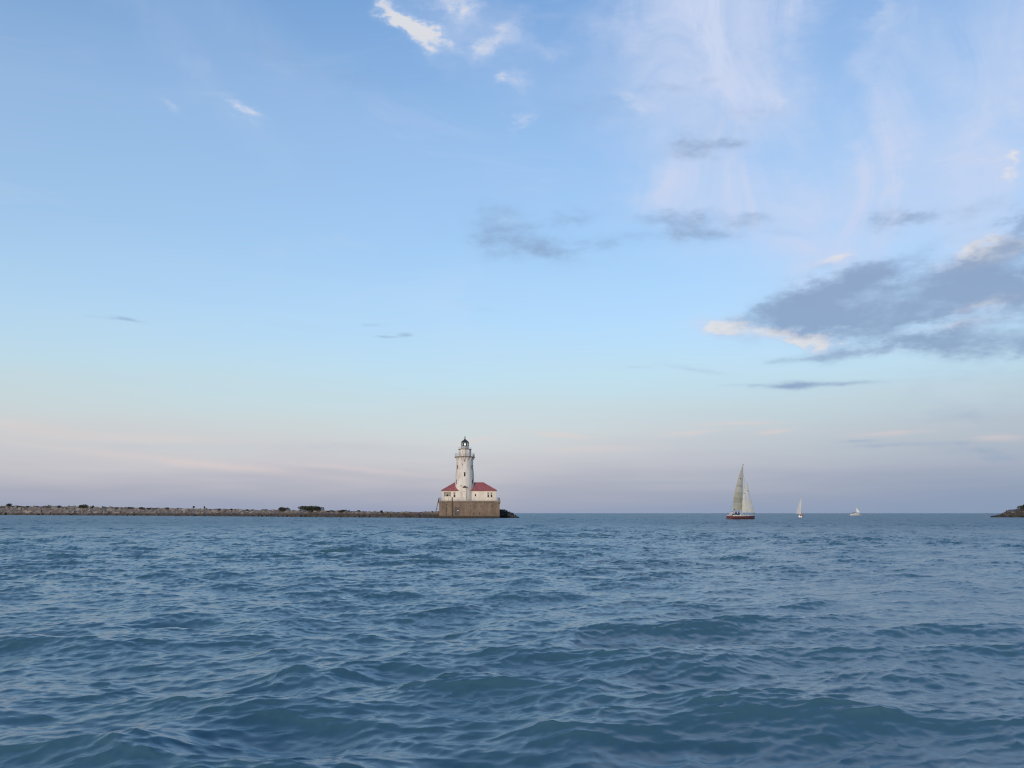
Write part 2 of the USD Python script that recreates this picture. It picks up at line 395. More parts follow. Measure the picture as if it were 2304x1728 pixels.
def build_water():
    fine = np.radians(np.linspace(-47, 47, 1080))
    rest = np.radians(np.linspace(47, 313, 122)[1:-1])
    az = np.concatenate([fine, rest])
    r = [0.4]
    while r[-1] < 3.4: r.append(r[-1] * 1.12)
    while r[-1] < 60: r.append(r[-1] * 1.0056)
    while r[-1] < 700: r.append(r[-1] * 1.0085)
    while r[-1] < WATER_MAX: r.append(r[-1] * 1.04)
    r = np.array(r)
    R, A = np.meshgrid(r, az, indexing='ij')
    x, y = (R * np.sin(A)).ravel(), (R * np.cos(A)).ravel()
    out = [np.zeros_like(x) for _ in range(8)]
    gust = .46 + 1.08 * meshkit.fbm(np.stack([x / 13, y / 17, np.zeros_like(x)], 1), 3, 5)
    for tile, rot, off, gusty, fade in TILES:
        f, size, n = tile
        cr, sr = math.cos(rot), math.sin(rot)
        u, v = cr * x + sr * y + off[0], -sr * x + cr * y + off[1]
        ij = np.stack([u, v]) * n / size
        F8 = [map_coordinates(spline_filter(a, 3, mode='grid-wrap'), ij, order=3, mode='grid-wrap', prefilter=False) for a in f]
        h, dx, dy, hx, hy, dxx, dyy, dxy = F8
        amp = gust if gusty else 1.0
        keep = 1 / (1 + (R.ravel() / fade) ** 1.5) * .68 + .32           # waves too small for the sheet's mesh out there live on in the roughness
        out[0] += amp * h
        out[1] += amp * (cr * dx - sr * dy); out[2] += amp * (sr * dx + cr * dy)
        out[3] += keep * amp * (cr * hx - sr * hy); out[4] += keep * amp * (sr * hx + cr * hy)
        out[5] += keep * amp * (cr * cr * dxx + sr * sr * dyy - 2 * cr * sr * dxy)
        out[6] += keep * amp * (sr * sr * dxx + cr * cr * dyy + 2 * cr * sr * dxy)
        out[7] += keep * amp * (cr * sr * (dxx - dyy) + (cr * cr - sr * sr) * dxy)
    h, dx, dy, hx, hy, dxx, dyy, dxy = out
    lam = -CHOP
    calm = np.clip((R.ravel() - .4) / 2.5, 0, 1)          # the few waves right under the viewpoint
    far = np.clip(1.15 - R.ravel() / 700, .12, 1)
    P = np.stack([x + lam * dx * calm, y + lam * dy * calm, h * calm * far], 1)
    T1 = np.stack([1 + lam * dxx, lam * dxy, hx], 1)
    T2 = np.stack([lam * dxy, 1 + lam * dyy, hy], 1)
    Nn = np.cross(T1, T2)
    Nn[:, 2] = np.maximum(Nn[:, 2], .25)
    Nn /= np.linalg.norm(Nn, axis=1, keepdims=True)
    nr, na = len(r), len(az)
    i, j = np.meshgrid(np.arange(nr - 1), np.arange(na), indexing='ij')
    a, b = i * na + j, i * na + (j + 1) % na
    q = np.stack([a, a + na, b + na, b], -1).reshape(-1, 4)   # seen from above, counter-clockwise
    f = np.vstack([q[:, [0, 2, 1]], q[:, [0, 3, 2]]])
    P = np.vstack([P, [[0, 0, 0]]]); Nn = np.vstack([Nn, [[0, 0, 1]]])
    c = len(P) - 1
    j = np.arange(na)
    f = np.vstack([f, np.stack([np.full(na, c), (j + 1) % na, j], 1)])
    print('water', len(P), len(f), 'rms h', h.std(), 'slopes', hx.std(), hy.std())
    n0 = np.cross(P[f[1000, 1]] - P[f[1000, 0]], P[f[1000, 2]] - P[f[1000, 0]])
    if n0[2] < 0: f = f[:, ::-1]
    w = usdkit.mesh(stage, '/World/water', (P, f), MAT['water'])
    w.CreateNormalsAttr(__import__('pxr').Vt.Vec3fArray.FromNumpy(Nn.astype(np.float32)))
    w.SetNormalsInterpolation('vertex')
    tag(w, 'choppy blue lake water', kind='structure')


WIND = math.radians(-82)
CHOP = 1.5
KA = 2 * np.pi / 1.1
TILES = [
    (ocean_tile(512, 47.0, .037, 3.4, WIND, 2 * np.pi / 12, KA, 11, 2.4), 0.0, (13.7, 5.1), True, 500.),
    (ocean_tile(512, 31.0, .0195, 1.9, WIND + .25, 2 * np.pi / 6, KA, 23, 1.8), .25, (3.7, 2.1), True, 400.),
    (ocean_tile(512, 9.7, .0086, .95, WIND - .12, KA, 2 * np.pi / .06, 37, 2.2), .15, (1.3, 4.4), True, 90.),
    (ocean_tile(512, 6.1, .0040, .6, WIND + .3, KA * 1.3, 2 * np.pi / .05, 51, 1.6), .45, (0.3, 2.4), True, 60.),
]
usdkit.material(stage, '/World/Looks/water', {
    'g': ('geometry', {}), 'l': ('vector_math', dict(math_type='length')), 'rr': ('map_range', dict(range_type='smoothstep', from_min=5., from_max=160., to_min=.20, to_max=.39, clamp=True)),
    'p': ('principled_bsdf', dict(base_color=(.043, .106, .139), roughness=.07, ior=1.333, specular_ior_level=.5, specular_tint=(.73, .99, 1.)))},
    [('g.position', 'l.vector1'), ('l.value', 'rr.value'), ('rr.result', 'p.roughness')], surface='p.BSDF')
MAT['water'] = UsdShade.Material.Get(stage, '/World/Looks/water')
build_water()

# ------------------------------------------------------------------ lighthouse
S = .0183                        # metres per pixel of the study sketch of the lighthouse
LY = 278.0
LX = at(1044.9, LY)
LZ = lambda zy: (1543 - zy) * S
LXX = lambda zx: (zx - 640) * S
lh = thing('lighthouse', 'white lighthouse with red-roofed keeper house on a brown concrete pier', 'lighthouse', (LX, LY, 0), math.degrees(math.atan2(-LX, LY)))

FRONT = -5.6                     # pier face
X0, X1 = LXX(220), LXX(1226)
ZD = LZ(1256)                    # deck
pier = mani(bbox(X0, X1, FRONT, 6.6, -2.5, LZ(1290)))
pier -= mani(bbox(LXX(480), LXX(556), FRONT - .1, FRONT + .45, LZ(1496), LZ(1368)))
pier -= mani(bbox(LXX(343), LXX(360), FRONT - .1, FRONT + .25, LZ(1500), LZ(1370)))
for zx, zy in ((350, 1330), (745, 1340), (920, 1346), (1100, 1336), (795, 1470), (890, 1470)):
    hgt = 16 if zy > 1400 else 9
    pier -= mani(bbox(LXX(zx - 9), LXX(zx + 9), FRONT - .1, FRONT + .3, LZ(zy + hgt), LZ(zy - hgt)))
part(lh, 'pier', pier, MAT['pier_concrete'], label='brown stained concrete pier under the keeper house')
part(lh, 'coping', bevelled(X0 - .12, X1 + .25, FRONT - .2, 6.8, LZ(1289), ZD, .06), MAT['coping_concrete'])
part(lh, 'footing', bevelled(X0 - .10, X1 + .12, FRONT - .13, 6.8, -2.5, .36, .05), MAT['dark_stone_a'])
for a, b in ((1205, 1226),):
    part(lh, 'bracket', bbox(LXX(a), LXX(b) + .12, FRONT - .15, FRONT + .5, LZ(1312), LZ(1291)), MAT['timber_dark'])
part(lh, 'fender_post', bevelled(LXX(428), LXX(446), FRONT - .32, FRONT - .02, -1.5, LZ(1200), .03), MAT['timber_dark'], label='dark post rising up the pier face past the deck')
pd = part(lh, 'pier_door', cat([bbox(LXX(482), LXX(517) - .02, FRONT + .18, FRONT + .3, LZ(1494), LZ(1370)), bbox(LXX(517) + .02, LXX(554), FRONT + .18, FRONT + .3, LZ(1494), LZ(1370))]), MAT['door_iron'], label='dark iron double door in the pier')
part(pd, 'notice_plate', box(.34, .03, .24, (LXX(531), FRONT + .16, LZ(1419))), MAT['plate_white'])
part(pd, 'handle', box(.04, .05, .3, (LXX(512), FRONT + .16, LZ(1432))), MAT['grey_metal'])
for (zx, zy) in ((790, 1320), (1090, 1345), (700, 1440), (960, 1440), (560, 1450)):
    part(lh, 'pier_fitting', rod((LXX(zx), FRONT - .14, LZ(zy)), (LXX(zx), FRONT + .01, LZ(zy)), .09), MAT['rust_iron'])

# keeper house: one hipped block, the tower rising through its middle
HX0, HX1, HY0, HY1 = LXX(268), LXX(1168), -2.0, 3.2
ZE = LZ(1084)                    # eaves
house = mani(bbox(HX0, HX1, HY0, HY1, ZD - .05, ZE))
OPEN = [(290, 412, 1104, 1182), (455, 488, 1110, 1198), (1026, 1056, 1112, 1198), (1081, 1111, 1112, 1198), (812, 838, 1140, 1178)]
for a, b, t, u in OPEN:
    house -= mani(bbox(LXX(a), LXX(b), HY0 - .1, HY0 + .22, LZ(u), LZ(t)))
part(lh, 'house_wall', house, MAT['house_paint'])
EX0, EX1 = LXX(250), LXX(1182)
EY0, EY1 = -2.3, 3.5
RX0, RX1, RY, ZR = LXX(462), LXX(958), .6, LZ(944)
rv = np.array([(EX0, EY0, ZE + .08), (EX1, EY0, ZE + .08), (EX1, EY1, ZE + .08), (EX0, EY1, ZE + .08), (RX0, RY, ZR - .15), (RX1, RY, ZR),
               (EX0, EY0, ZE - .06), (EX1, EY0, ZE - .06), (EX1, EY1, ZE - .06), (EX0, EY1, ZE - .06)])
rf = trimesh.convex.convex_hull(rv)
rfp = part(lh, 'house_roof', rf, MAT['roof_red'], label='red hipped roof of the keeper house')
caps = []
for a, b in (((EX0, EY0), RX0), ((EX1, EY0), RX1), ((EX0, EY1), RX0), ((EX1, EY1), RX1)):
    caps.append(rod((a[0], a[1], ZE + .1), (b, RY, ZR + (-.11 if b == RX0 else .03)), .07, sides=6))
caps.append(rod((RX0, RY, ZR - .11), (RX1, RY, ZR + .03), .07, sides=6))
part(rfp, 'ridge_cap', cat(caps), MAT['roof_trim'])
part(rfp, 'gutter', cat([bevelled(EX0 - .07, EX1 + .07, EY0 - .09, EY0 - .005, ZE - .10, ZE + .06, .02), bevelled(EX0 - .09, EX0 - .005, EY0, EY1, ZE - .10, ZE + .06, .02), bevelled(EX1 + .005, EX1 + .09, EY0, EY1, ZE - .10, ZE + .06, .02)]), MAT['roof_trim'])
part(rfp, 'vent_pipe', cat([rod((LXX(1143), -1.2, ZE + .2), (LXX(1143), -1.2, LZ(1052)), .11), rod((LXX(1143), -1.2, LZ(1054)), (LXX(1143), -1.2, LZ(1049)), .16)]), MAT['rust_iron'])
part(rfp, 'ridge_knob', trimesh.creation.icosphere(1, .12).apply_translation((RX0, RY, ZR - .05)), MAT['dark_iron'])
for zx in (541, 738):
    part(lh, 'downpipe', rod((LXX(zx), HY0 - .12, ZD), (LXX(zx), HY0 - .12, ZE - .1), .06), MAT['rust_iron'])


def window(parent, a, b, t, u, yf, cols, rows, panes, label=None):
    """frame with glazing bars set in an opening; panes: material names from the top row, left to right."""
    x0, x1, z0, z1 = LXX(a), LXX(b), LZ(u), LZ(t)
    w = .055
    fr = [bbox(x0, x1, yf, yf + .12, z0, z0 + w), bbox(x0, x1, yf, yf + .12, z1 - w, z1), bbox(x0, x0 + w, yf, yf + .12, z0 + w, z1 - w), bbox(x1 - w, x1, yf, yf + .12, z0 + w, z1 - w)]
    f = part(parent, 'window', cat(fr), MAT['frame_paint'], label=label)
    xs, zs = np.linspace(x0 + w, x1 - w, cols + 1), np.linspace(z1 - w, z0 + w, rows + 1)
    bars = [bbox(x - .025, x + .025, yf + .02, yf + .10, z0 + w, z1 - w) for x in xs[1:-1]] + [bbox(x0 + w, x1 - w, yf + .03, yf + .09, z - .03, z + .03) for z in zs[1:-1]]
    if bars: part(f, 'glazing_bar', cat(bars), MAT['frame_paint'])
    for r in range(rows):
        for c in range(cols):
            part(f, 'pane', bbox(xs[c], xs[c + 1], yf + .05, yf + .07, zs[r + 1], zs[r]), MAT[panes[r * cols + c]])
    part(f, 'sill', bevelled(x0 - .06, x1 + .06, yf - .22, yf - .005, z0 - .08, z0, .015), MAT['house_paint'])
    return f


yw = HY0 + .06
window(lh, *OPEN[0], yw, 3, 2, ['window_brown', 'window_shade', 'window_brown', 'window_brown', 'window_dark', 'window_brown'], 'wide brownish window left on the keeper house')
window(lh, *OPEN[1], yw, 1, 2, ['window_shade', 'window_dark'])
window(lh, *OPEN[2], yw, 1, 2, ['window_shade', 'window_dark'])
window(lh, *OPEN[3], yw, 1, 2, ['window_shade', 'window_dark'])
window(lh, *OPEN[4], yw, 1, 1, ['window_dark'], 'small square window right of the tower')

# tower
TP = [(2.98, ZD - .05), (2.93, 9.0), (2.90, 12.4), (2.88, 13.4), (2.80, 14.2), (2.69, 15.1), (2.64, 15.9), (2.60, 17.6), (2.60, 17.9), (2.72, 18.3), (2.86, 18.62)]
tower = mani(lathe(TP, 56))


def radius_at(z):
    return float(np.interp(z, [p[1] for p in TP], [p[0] for p in TP]))


tw = [(640, 574, 18, 38), (640, 812, 26, 66), (640, 1150, 46, 110)]
side = [(513, 690, 70), (766, 690, 70), (497, 935, 72), (776, 935, 72)]
cuts = []
for zx, zy, w, hgt in tw[:2]:
    z = LZ(zy); R = radius_at(z)
    cuts.append((0.0, R, z, w * S, hgt * S))
for zx, zy, hgt in side:
    z = LZ(zy); R = radius_at(z)
    a = math.asin(max(-.97, min(.97, LXX(zx) / R)))
    cuts.append((a, R, z, .62, hgt * S))
for a, R, z, w, hgt in cuts:
    M = trimesh.transformations.rotation_matrix(a, [0, 0, 1])
    c = box(w, .9, hgt, (0, -R, z)); c.apply_transform(M)
    tower -= mani(c)
part(lh, 'tower', tower, MAT['white_paint'], smooth=35)
for a, R, z, w, hgt in cuts:
    M = trimesh.transformations.rotation_matrix(a, [0, 0, 1])
    g = box(w - .08, .04, hgt - .08, (0, -R + .22, z)); g.apply_transform(M)
    fr = cat([box(w, .08, .06, (0, -R + .16, z + hgt / 2 - .03)), box(w, .08, .06, (0, -R + .16, z - hgt / 2 + .03)), box(.05, .08, hgt - .12, (-w / 2 + .025, -R + .16, z)), box(.05, .08, hgt - .12, (w / 2 - .025, -R + .16, z)), box(w - .1, .06, .05, (0, -R + .16, z))])
    fr.apply_transform(M)
    f = part(lh, 'tower_window', fr, MAT['rust_iron'])
    part(f, 'pane', g, MAT['window_dark'])
    sl = box(w + .16, .26, .09, (0, -R + .0, z - hgt / 2 - .05)); sl.apply_transform(M)
    hd = box(w + .2, .2, .1, (0, -R + .0, z + hgt / 2 + .06)); hd.apply_transform(M)
    part(f, 'sill', cat([sl, hd]), MAT['white_paint'])
# pedimented door on the tower front
dz0, dz1 = ZD, LZ(1040)
yd = -radius_at(8) - .16
dr = part(lh, 'tower_door', bevelled(-.46, .46, yd, yd + .3, dz0, dz1, .02), MAT['house_paint'])
part(dr, 'hood', trimesh.convex.convex_hull(np.array([(x, y, z) for y in (yd - .55, yd + .35) for x, z in ((-.66, LZ(1036)), (.66, LZ(1036)), (.66, LZ(1029)), (-.66, LZ(1029)), (0, LZ(1003)))])), MAT['timber_dark'], label='small dark pediment over the tower door')
part(dr, 'lamp_fitting', trimesh.creation.icosphere(1, .1).apply_translation((LXX(630), yd - .08, LZ(1104))), MAT['dark_iron'])
part(lh, 'wall_lamp', cat([box(.42, .5, .14, (LXX(576), -2.75, LZ(1004))), rod((LXX(576), -2.5, LZ(1016)), (LXX(576), -2.9, LZ(1012)), .05)]), MAT['rust_iron'])
part(lh, 'wall_fitting', cat([box(.36, .2, .08, (LXX(592), -2.62, LZ(632))), box(.12, .2, .6, (LXX(596), -2.62, LZ(650)))]), MAT['grey_metal'])

# main gallery
zg = 18.62
part(lh, 'gallery_deck', lathe([(2.9, zg), (3.14, zg + .06), (3.18, zg + .14), (3.18, zg + .34), (3.08, zg + .36)], 48), MAT['gallery_iron'], smooth=30)
for k in range(16):
    a = k * math.pi / 8
    M = trimesh.transformations.rotation_matrix(a, [0, 0, 1])
    b = trimesh.convex.convex_hull(np.array([(2.62, y, z) for y in (-.07, .07) for z in (17.75, zg)] + [(3.05, y, zg - .005) for y in (-.07, .07)] + [(3.05, y, zg - .12) for y in (-.07, .07)]))
    b.apply_transform(M)
    part(lh, 'gallery_bracket', b, MAT['white_paint'])


def ring(r, z, t, n=40):
    a = np.linspace(0, 2 * np.pi, n + 1)
    return cat([rod((r * math.cos(p), r * math.sin(p), z), (r * math.cos(q), r * math.sin(q), z), t, sides=5) for p, q in zip(a[:-1], a[1:])])


gr = UsdGeom.Xform.Define(stage, str(lh.GetPath()) + '/gallery_railing').GetPrim()
for h in (.35, .68, 1.0):
    part(gr, 'rail', ring(3.05, zg + .36 + h, .022), MAT['grey_metal'])
for k in range(20):
    a = k * math.pi / 10
    part(gr, 'post', rod((3.05 * math.cos(a), 3.05 * math.sin(a), zg + .34), (3.05 * math.cos(a), 3.05 * math.sin(a), zg + 1.4), .03, sides=6), MAT['grey_metal'])
part(lh, 'gallery_lamp', cat([box(.3, .3, .5, (2.75, -.9, zg + .6)), rod((2.75, -.9, zg + .85), (2.75, -.9, zg + 1.2), .05)]), MAT['rust_iron'])


def octagon(r0, z0, r1, z1):
    ang = np.arange(8) * math.pi / 4 - math.pi / 2
    return trimesh.convex.convex_hull(np.array([(r0 * math.cos(a), r0 * math.sin(a), z0) for a in ang] + [(r1 * math.cos(a), r1 * math.sin(a), z1) for a in ang]))


z_w, z_u = zg + .36, 21.15
wr = part(lh, 'watch_room', octagon(1.95, z_w, 1.93, z_u), MAT['white_paint'])
for k in range(8):
    a = k * math.pi / 4 - math.pi / 2
    part(wr, 'corner_strip', rod((1.95 * math.cos(a), 1.95 * math.sin(a), z_w), (1.93 * math.cos(a), 1.93 * math.sin(a), z_u), .035, sides=6), MAT['white_paint'])
am = -math.pi / 2 - math.pi / 8
part(wr, 'porthole', rod((1.76 * math.cos(am), 1.76 * math.sin(am), 20.45), (1.84 * math.cos(am), 1.84 * math.sin(am), 20.45), .13, sides=14), MAT['window_dark'])
part(lh, 'lantern_gallery', octagon(2.0, z_u, 2.14, z_u + .24), MAT['gallery_iron'])
lr = part(lh, 'lantern_railing', ring(2.05, z_u + .75, .018, 24), MAT['grey_metal'])
for k in range(8):
    a = k * math.pi / 4 - math.pi / 2
    part(lr, 'post', rod((2.05 * math.cos(a), 2.05 * math.sin(a), z_u + .24), (2.05 * math.cos(a), 2.05 * math.sin(a), z_u + .77), .02, sides=5), MAT['grey_metal'])
zl0, zl1, zl2 = z_u + .24, 22.15, 23.45
ln = part(lh, 'lantern', octagon(1.2, zl0, 1.17, zl1), MAT['grey_metal'], label='grey iron lantern base with glazing and dark roof')
for k in range(8):
    a = k * math.pi / 4 - math.pi / 2 + math.pi / 8
    a0, a1 = a - math.pi / 8, a + math.pi / 8
    part(ln, 'post', rod((1.15 * math.cos(a0), 1.15 * math.sin(a0), zl1), (1.15 * math.cos(a0), 1.15 * math.sin(a0), zl2), .085, sides=8), MAT['grey_metal'])
    w = 2 * 1.12 * math.sin(math.pi / 8) - .17
    p = box(w, .02, zl2 - zl1, (0, 0, (zl1 + zl2) / 2)); p.apply_transform(trimesh.transformations.rotation_matrix(a + math.pi / 2, [0, 0, 1]))
    c = 1.12 * math.cos(math.pi / 8)
    p.apply_translation((c * math.cos(a), c * math.sin(a), 0))
    part(ln, 'pane', p, MAT['clear_glass'])
    if k not in (7, 0):          # dark blinds inside, all round but towards the open water in front
        q = box(w + .1, .03, zl2 - zl1 - .04, (0, 0, (zl1 + zl2) / 2)); q.apply_transform(trimesh.transformations.rotation_matrix(a + math.pi / 2, [0, 0, 1]))
        q.apply_translation(((c - .16) * math.cos(a), (c - .16) * math.sin(a), 0))
        part(ln, 'blind', q, MAT['dark_iron'])
part(ln, 'lens', lathe([(.10, zl1 + .22), (.16, zl1 + .4), (.24, zl1 + .58), (.27, zl1 + .74), (.24, zl1 + .9), (.13, zl1 + 1.08)], 16), MAT['lamp_glow'], smooth=40, label='bright lit lens in the lantern')
part(ln, 'lens_stand', rod((0, 0, zl1 - .02), (0, 0, zl1 + .24), .16), MAT['dark_iron'])
lrf = part(ln, 'lantern_roof', lathe([(1.2, zl2), (1.27, zl2 + .03), (1.25, zl2 + .1), (.98, zl2 + .36), (.66, zl2 + .62), (.4, zl2 + .82), (.24, zl2 + .98), (.17, zl2 + 1.2), (.13, zl2 + 1.35)], 24), MAT['dark_iron'], smooth=30)
part(ln, 'finial', cat([lathe([(.10, zl2 + 1.35), (.09, zl2 + 1.5), (.17, zl2 + 1.6), (.19, zl2 + 1.68), (.15, zl2 + 1.78), (.06, zl2 + 1.86), (.035, zl2 + 2.1)], 12)]), MAT['dark_iron'], smooth=30)

# deck railing
yr = FRONT + .1
dk = part(lh, 'deck_railing', cat([rod((X0 + .1, yr, ZD + h), (X1 + .1, yr, ZD + h), .02, sides=5) for h in (.4, .92)] + [rod((x, yr, ZD + h), (x, 6.4, ZD + h), .02, sides=5) for x in (X0 + .1, X1 + .1) for h in (.4, .92)]), MAT['grey_metal'])
for zx in (230, 262, 312, 375, 500, 560, 618, 680, 740, 800, 860, 922, 985, 1045, 1106, 1160):
    part(dk, 'post', rod((LXX(zx), yr, ZD), (LXX(zx), yr, ZD + .95), .035, sides=6), MAT['grey_metal'])
for k in range(10):
    for x in (X0 + .1, X1 + .1):
        part(dk, 'post', rod((x, yr + .6 + k * 1.15, ZD), (x, yr + .6 + k * 1.15, ZD + .95), .035, sides=6), MAT['grey_metal'])
cage = [bbox(LXX(1185), LXX(1186.5), yr + .3, yr + .34, ZD, ZD + .95)] + [rod((LXX(1184 + 9 * i), yr + .25, ZD), (LXX(1184 + 9 * i), yr + .25, ZD + .95), .03, sides=5) for i in range(6)] + [rod((LXX(1184), yr + .25, ZD + h), (LXX(1232), yr + .25, ZD + h), .03, sides=5) for h in (.3, .6, .93)]
part(lh, 'deck_gate', cat(cage), MAT['rust_iron'], label='dark barred gate at the right end of the deck')

# ladder on the left end of the pier
ld = thing('ladder', 'dark iron ladder leaning against the left end of the lighthouse pier', 'ladder', (LX, LY, 0), math.degrees(math.atan2(-LX, LY)))
for dy in (-.35, .35):
    part(ld, 'rail', rod((LXX(157), -1.5 + dy, LZ(1452)), (LXX(209), -1.5 + dy, LZ(1205)), .085, sides=8), MAT['dark_iron'])
for k in range(11):
    t = (k + .7) / 12
    x, z = LXX(157 + 52 * t), LZ(1452 - 247 * t)
    part(ld, 'rung', rod((x, -1.85, z), (x, -1.15, z), .035, sides=6), MAT['dark_iron'])
for zy in (1298, 1345, 1392):
    x = LXX(157 + 52 * (1452 - zy) / 247)
    part(ld, 'strut', rod((x, -1.5, LZ(zy)), (X0 + .02, -1.5, LZ(zy)), .04, sides=6), MAT['grey_metal'])
part(ld, 'head_bracket', cat([bevelled(LXX(190), LXX(216), -1.95, -1.05, LZ(1292), LZ(1258), .03), bevelled(LXX(200), LXX(214), -1.8, -1.2, LZ(1256), LZ(1206), .03)]), MAT['dark_iron'])


# ------------------------------------------------------------------ rubble stone
def stone_mesh(rng, sx, sy, sz):
    pts = np.array([(x, y, z) for x in (-1, 1) for y in (-1, 1) for z in (-1, 1)], float)
    pts += rng.uniform(-.34, .30, pts.shape)
    pts = np.vstack([pts, rng.normal(size=(4, 3)) * .55 + rng.choice([-.6, .6], size=(4, 3))])
    m = trimesh.convex.convex_hull(np.clip(pts, -1.15, 1.15) * (sx / 2, sy / 2, sz / 2))
    m.apply_transform(trimesh.transformations.euler_matrix(rng.uniform(-.35, .35), rng.uniform(-.25, .25), rng.uniform(0, 6.3)))
    return m


def heap(parent, stones, mats, limit, seed):
    """stones: (x, y, z, size px-weight, sx, sy, sz). Largest ones singly, the rest as one part."""
    rng = np.random.default_rng(seed)
    order = sorted(range(len(stones)), key=lambda i: -stones[i][3])
    rest = {}
    for n, i in enumerate(order):
        x, y, z, _, sx, sy, sz = stones[i]
        m = stone_mesh(rng, sx, sy, sz); m.apply_translation((x, y, z))
        mt = mats[int(rng.integers(len(mats)))]
        if n < limit: part(parent, 'stone', m, MAT[mt])
        else: rest.setdefault(mats[0], []).append(m)
    for mt, ms in rest.items():
        part(parent, 'loose_stones', cat(ms), MAT[mt], kind='stuff')


# the breakwater's line: photograph column, depth, crest row
BW = [(-420, 960, 1136), (-200, 850, 1138), (0, 745, 1140), (120, 660, 1140.5), (250, 575, 1142.5), (380, 500, 1145), (500, 438, 1147), (640, 375, 1149), (750, 335, 1151), (860, 304, 1152.2), (985, 282, 1153.2), (1010, 281, 1153.5)]
bpx = np.array([b[0] for b in BW], float); bdy = np.array([b[1] for b in BW], float); bcr = np.array([b[2] for b in BW], float)


def crest(px):
    y = float(np.interp(px, bpx, bdy)); return at(px, y), y, z_at(float(np.interp(px, bpx, bcr)), y)


bw = thing('breakwater', 'long low rubble stone breakwater running left from the lighthouse', 'breakwater')
rng = np.random.default_rng(5)
# earth and small rubble core
cols = np.linspace(-420, 1008, 260)
sec, V, Fq = [(-1.75, -1.2), (-1.35, .0), (-.95, .45), (-.45, .8), (0, .9), (1.1, .9), (2.2, .4), (3.2, -1.0)], [], []
for c in cols:
    x, y, h = crest(c)
    ax, ay, _ = crest(c + 1); tx, ty = ax - x, ay - y; l = math.hypot(tx, ty); nx, ny = -ty / l, tx / l
    for o, hz in sec:
        k = h * o
        jit = rng.normal(size=3) * .06 * h
        V.append((x + nx * (k + .7 * h) + jit[0], y + ny * (k + .7 * h) + jit[1], (hz * h if hz > 0 else hz) + jit[2]))
ns = len(sec)
for i in range(len(cols) - 1):
    for j in range(ns - 1):
        a = i * ns + j
        Fq += [(a, a + ns, a + ns + 1), (a, a + ns + 1, a + 1)]
part(bw, 'rubble_core', trimesh.Trimesh(np.array(V), np.array(Fq), process=False), MAT['limestone_e'])
stones = []
px = -110.0
while px < 1002:
    x, y, h = crest(px)
    ppm = F / (y * math.cos(PITCH))
    ax, ay, _ = crest(px + 1); tx, ty = ax - x, ay - y; l = math.hypot(tx, ty); nx, ny = -ty / l, tx / l
    w = rng.uniform(.75, 1.2) * 10.5 / ppm
    rows = 3
    for r in range(rows + 1):
        f = (r + rng.uniform(-.2, .2)) / rows
        f = min(max(f, 0.02), .93)
        o = -1.35 * (1 - f) + .05 * f
        sx, sy, sz = w * rng.uniform(.8, 1.3), w * rng.uniform(.7, 1.1), h / rows * rng.uniform(.95, 1.45)
        dx = rng.uniform(-.4, .4) * w
        stones.append((x + tx / l * dx + nx * (o + .7) * h, y + ty / l * dx + ny * (o + .7) * h, f * h * .93, sx * ppm, sx, sy, sz))
    if rng.random() < .65:
        s = w * rng.uniform(.3, .6); o = rng.uniform(-.9, .2)
        f = (o + 1.35) / 1.4
        stones.append((x + nx * (o + .7) * h, y + ny * (o + .7) * h, min(f, 1) * h * .98, s * ppm, s, s, s * .8))
    px += w * ppm * .95 * (l and abs(tx) / l or 1) if False else w * ppm * .95
heap(bw, stones, ['limestone_a', 'limestone_b', 'limestone_c', 'limestone_d', 'limestone_a', 'limestone_e'], 300, 8)
print('breakwater stones', len(stones))

# dark rocks at the right foot of the lighthouse
rk = thing('rock_pile', 'dark brown rocks sloping into the lake at the right of the lighthouse pier', 'rocks')
stones, rng = [], np.random.default_rng(15)
prof_x = [1118, 1130, 1139, 1146, 1151, 1156, 1164]
prof_y = [1147.5, 1148.3, 1151.5, 1154.5, 1158.5, 1161.5, 1165]
for layer, (dy, kz) in enumerate([(-.4, .62), (.9, 1.0), (2.6, .9)]):
    p = 1119.0
    while p < 1161:
        y = LY + 2.5 + dy
        top = max(z_at(np.interp(p, prof_x, prof_y), LY + 3), .05) * kz
        w = rng.uniform(.9, 1.7)
        zc = 0
        while zc < top:
            sz = min(rng.uniform(.6, 1.0), top - zc + .35)
            stones.append((at(p, y) + rng.uniform(-.2, .2), y + rng.uniform(-.3, .3), zc + sz * .3, w, w, w * .9, sz))
            zc += sz * .72
        p += w * .68 * F / (y * math.cos(PITCH))
heap(rk, stones, ['dark_stone_a', 'dark_stone_b', 'dark_stone_c'], 300, 16)

# rocky point entering the frame on the right
isl = thing('rock_point', 'dark rocky point with grey boulders at the right edge of the view', 'rocks')
stones, rng = [], np.random.default_rng(25)
prof_x = [2232, 2246, 2260, 2268, 2276, 2290, 2304, 2340, 2400, 2460, 2500]
prof_y = [1164, 1160.5, 1156.5, 1151, 1148.5, 1147.5, 1147, 1146, 1147, 1152, 1164]
IY = 322.0
for layer, (dy, kz) in enumerate([(-1.6, .45), (0, .8), (1.6, 1.0), (4.0, .9)]):
    p = 2235.0
    while p < 2490:
        y = IY + 1 + dy
        top = max(z_at(np.interp(p, prof_x, prof_y), IY + 2), .05) * kz
        w = rng.uniform(1.1, 2.1)
        zc = 0
        while zc < top:
            sz = min(rng.uniform(.7, 1.15), top - zc + .35)
            stones.append((at(p, y) + rng.uniform(-.2, .2), y + rng.uniform(-.3, .3), zc + sz * .3, w, w, w * .9, sz))
            zc += sz * .74
        p += w * .68 * F / (y * math.cos(PITCH))
heap(isl, stones, ['dark_stone_a', 'dark_stone_b', 'dark_stone_c', 'dark_stone_a', 'limestone_c'], 300, 26)
print('right stones', len(stones))

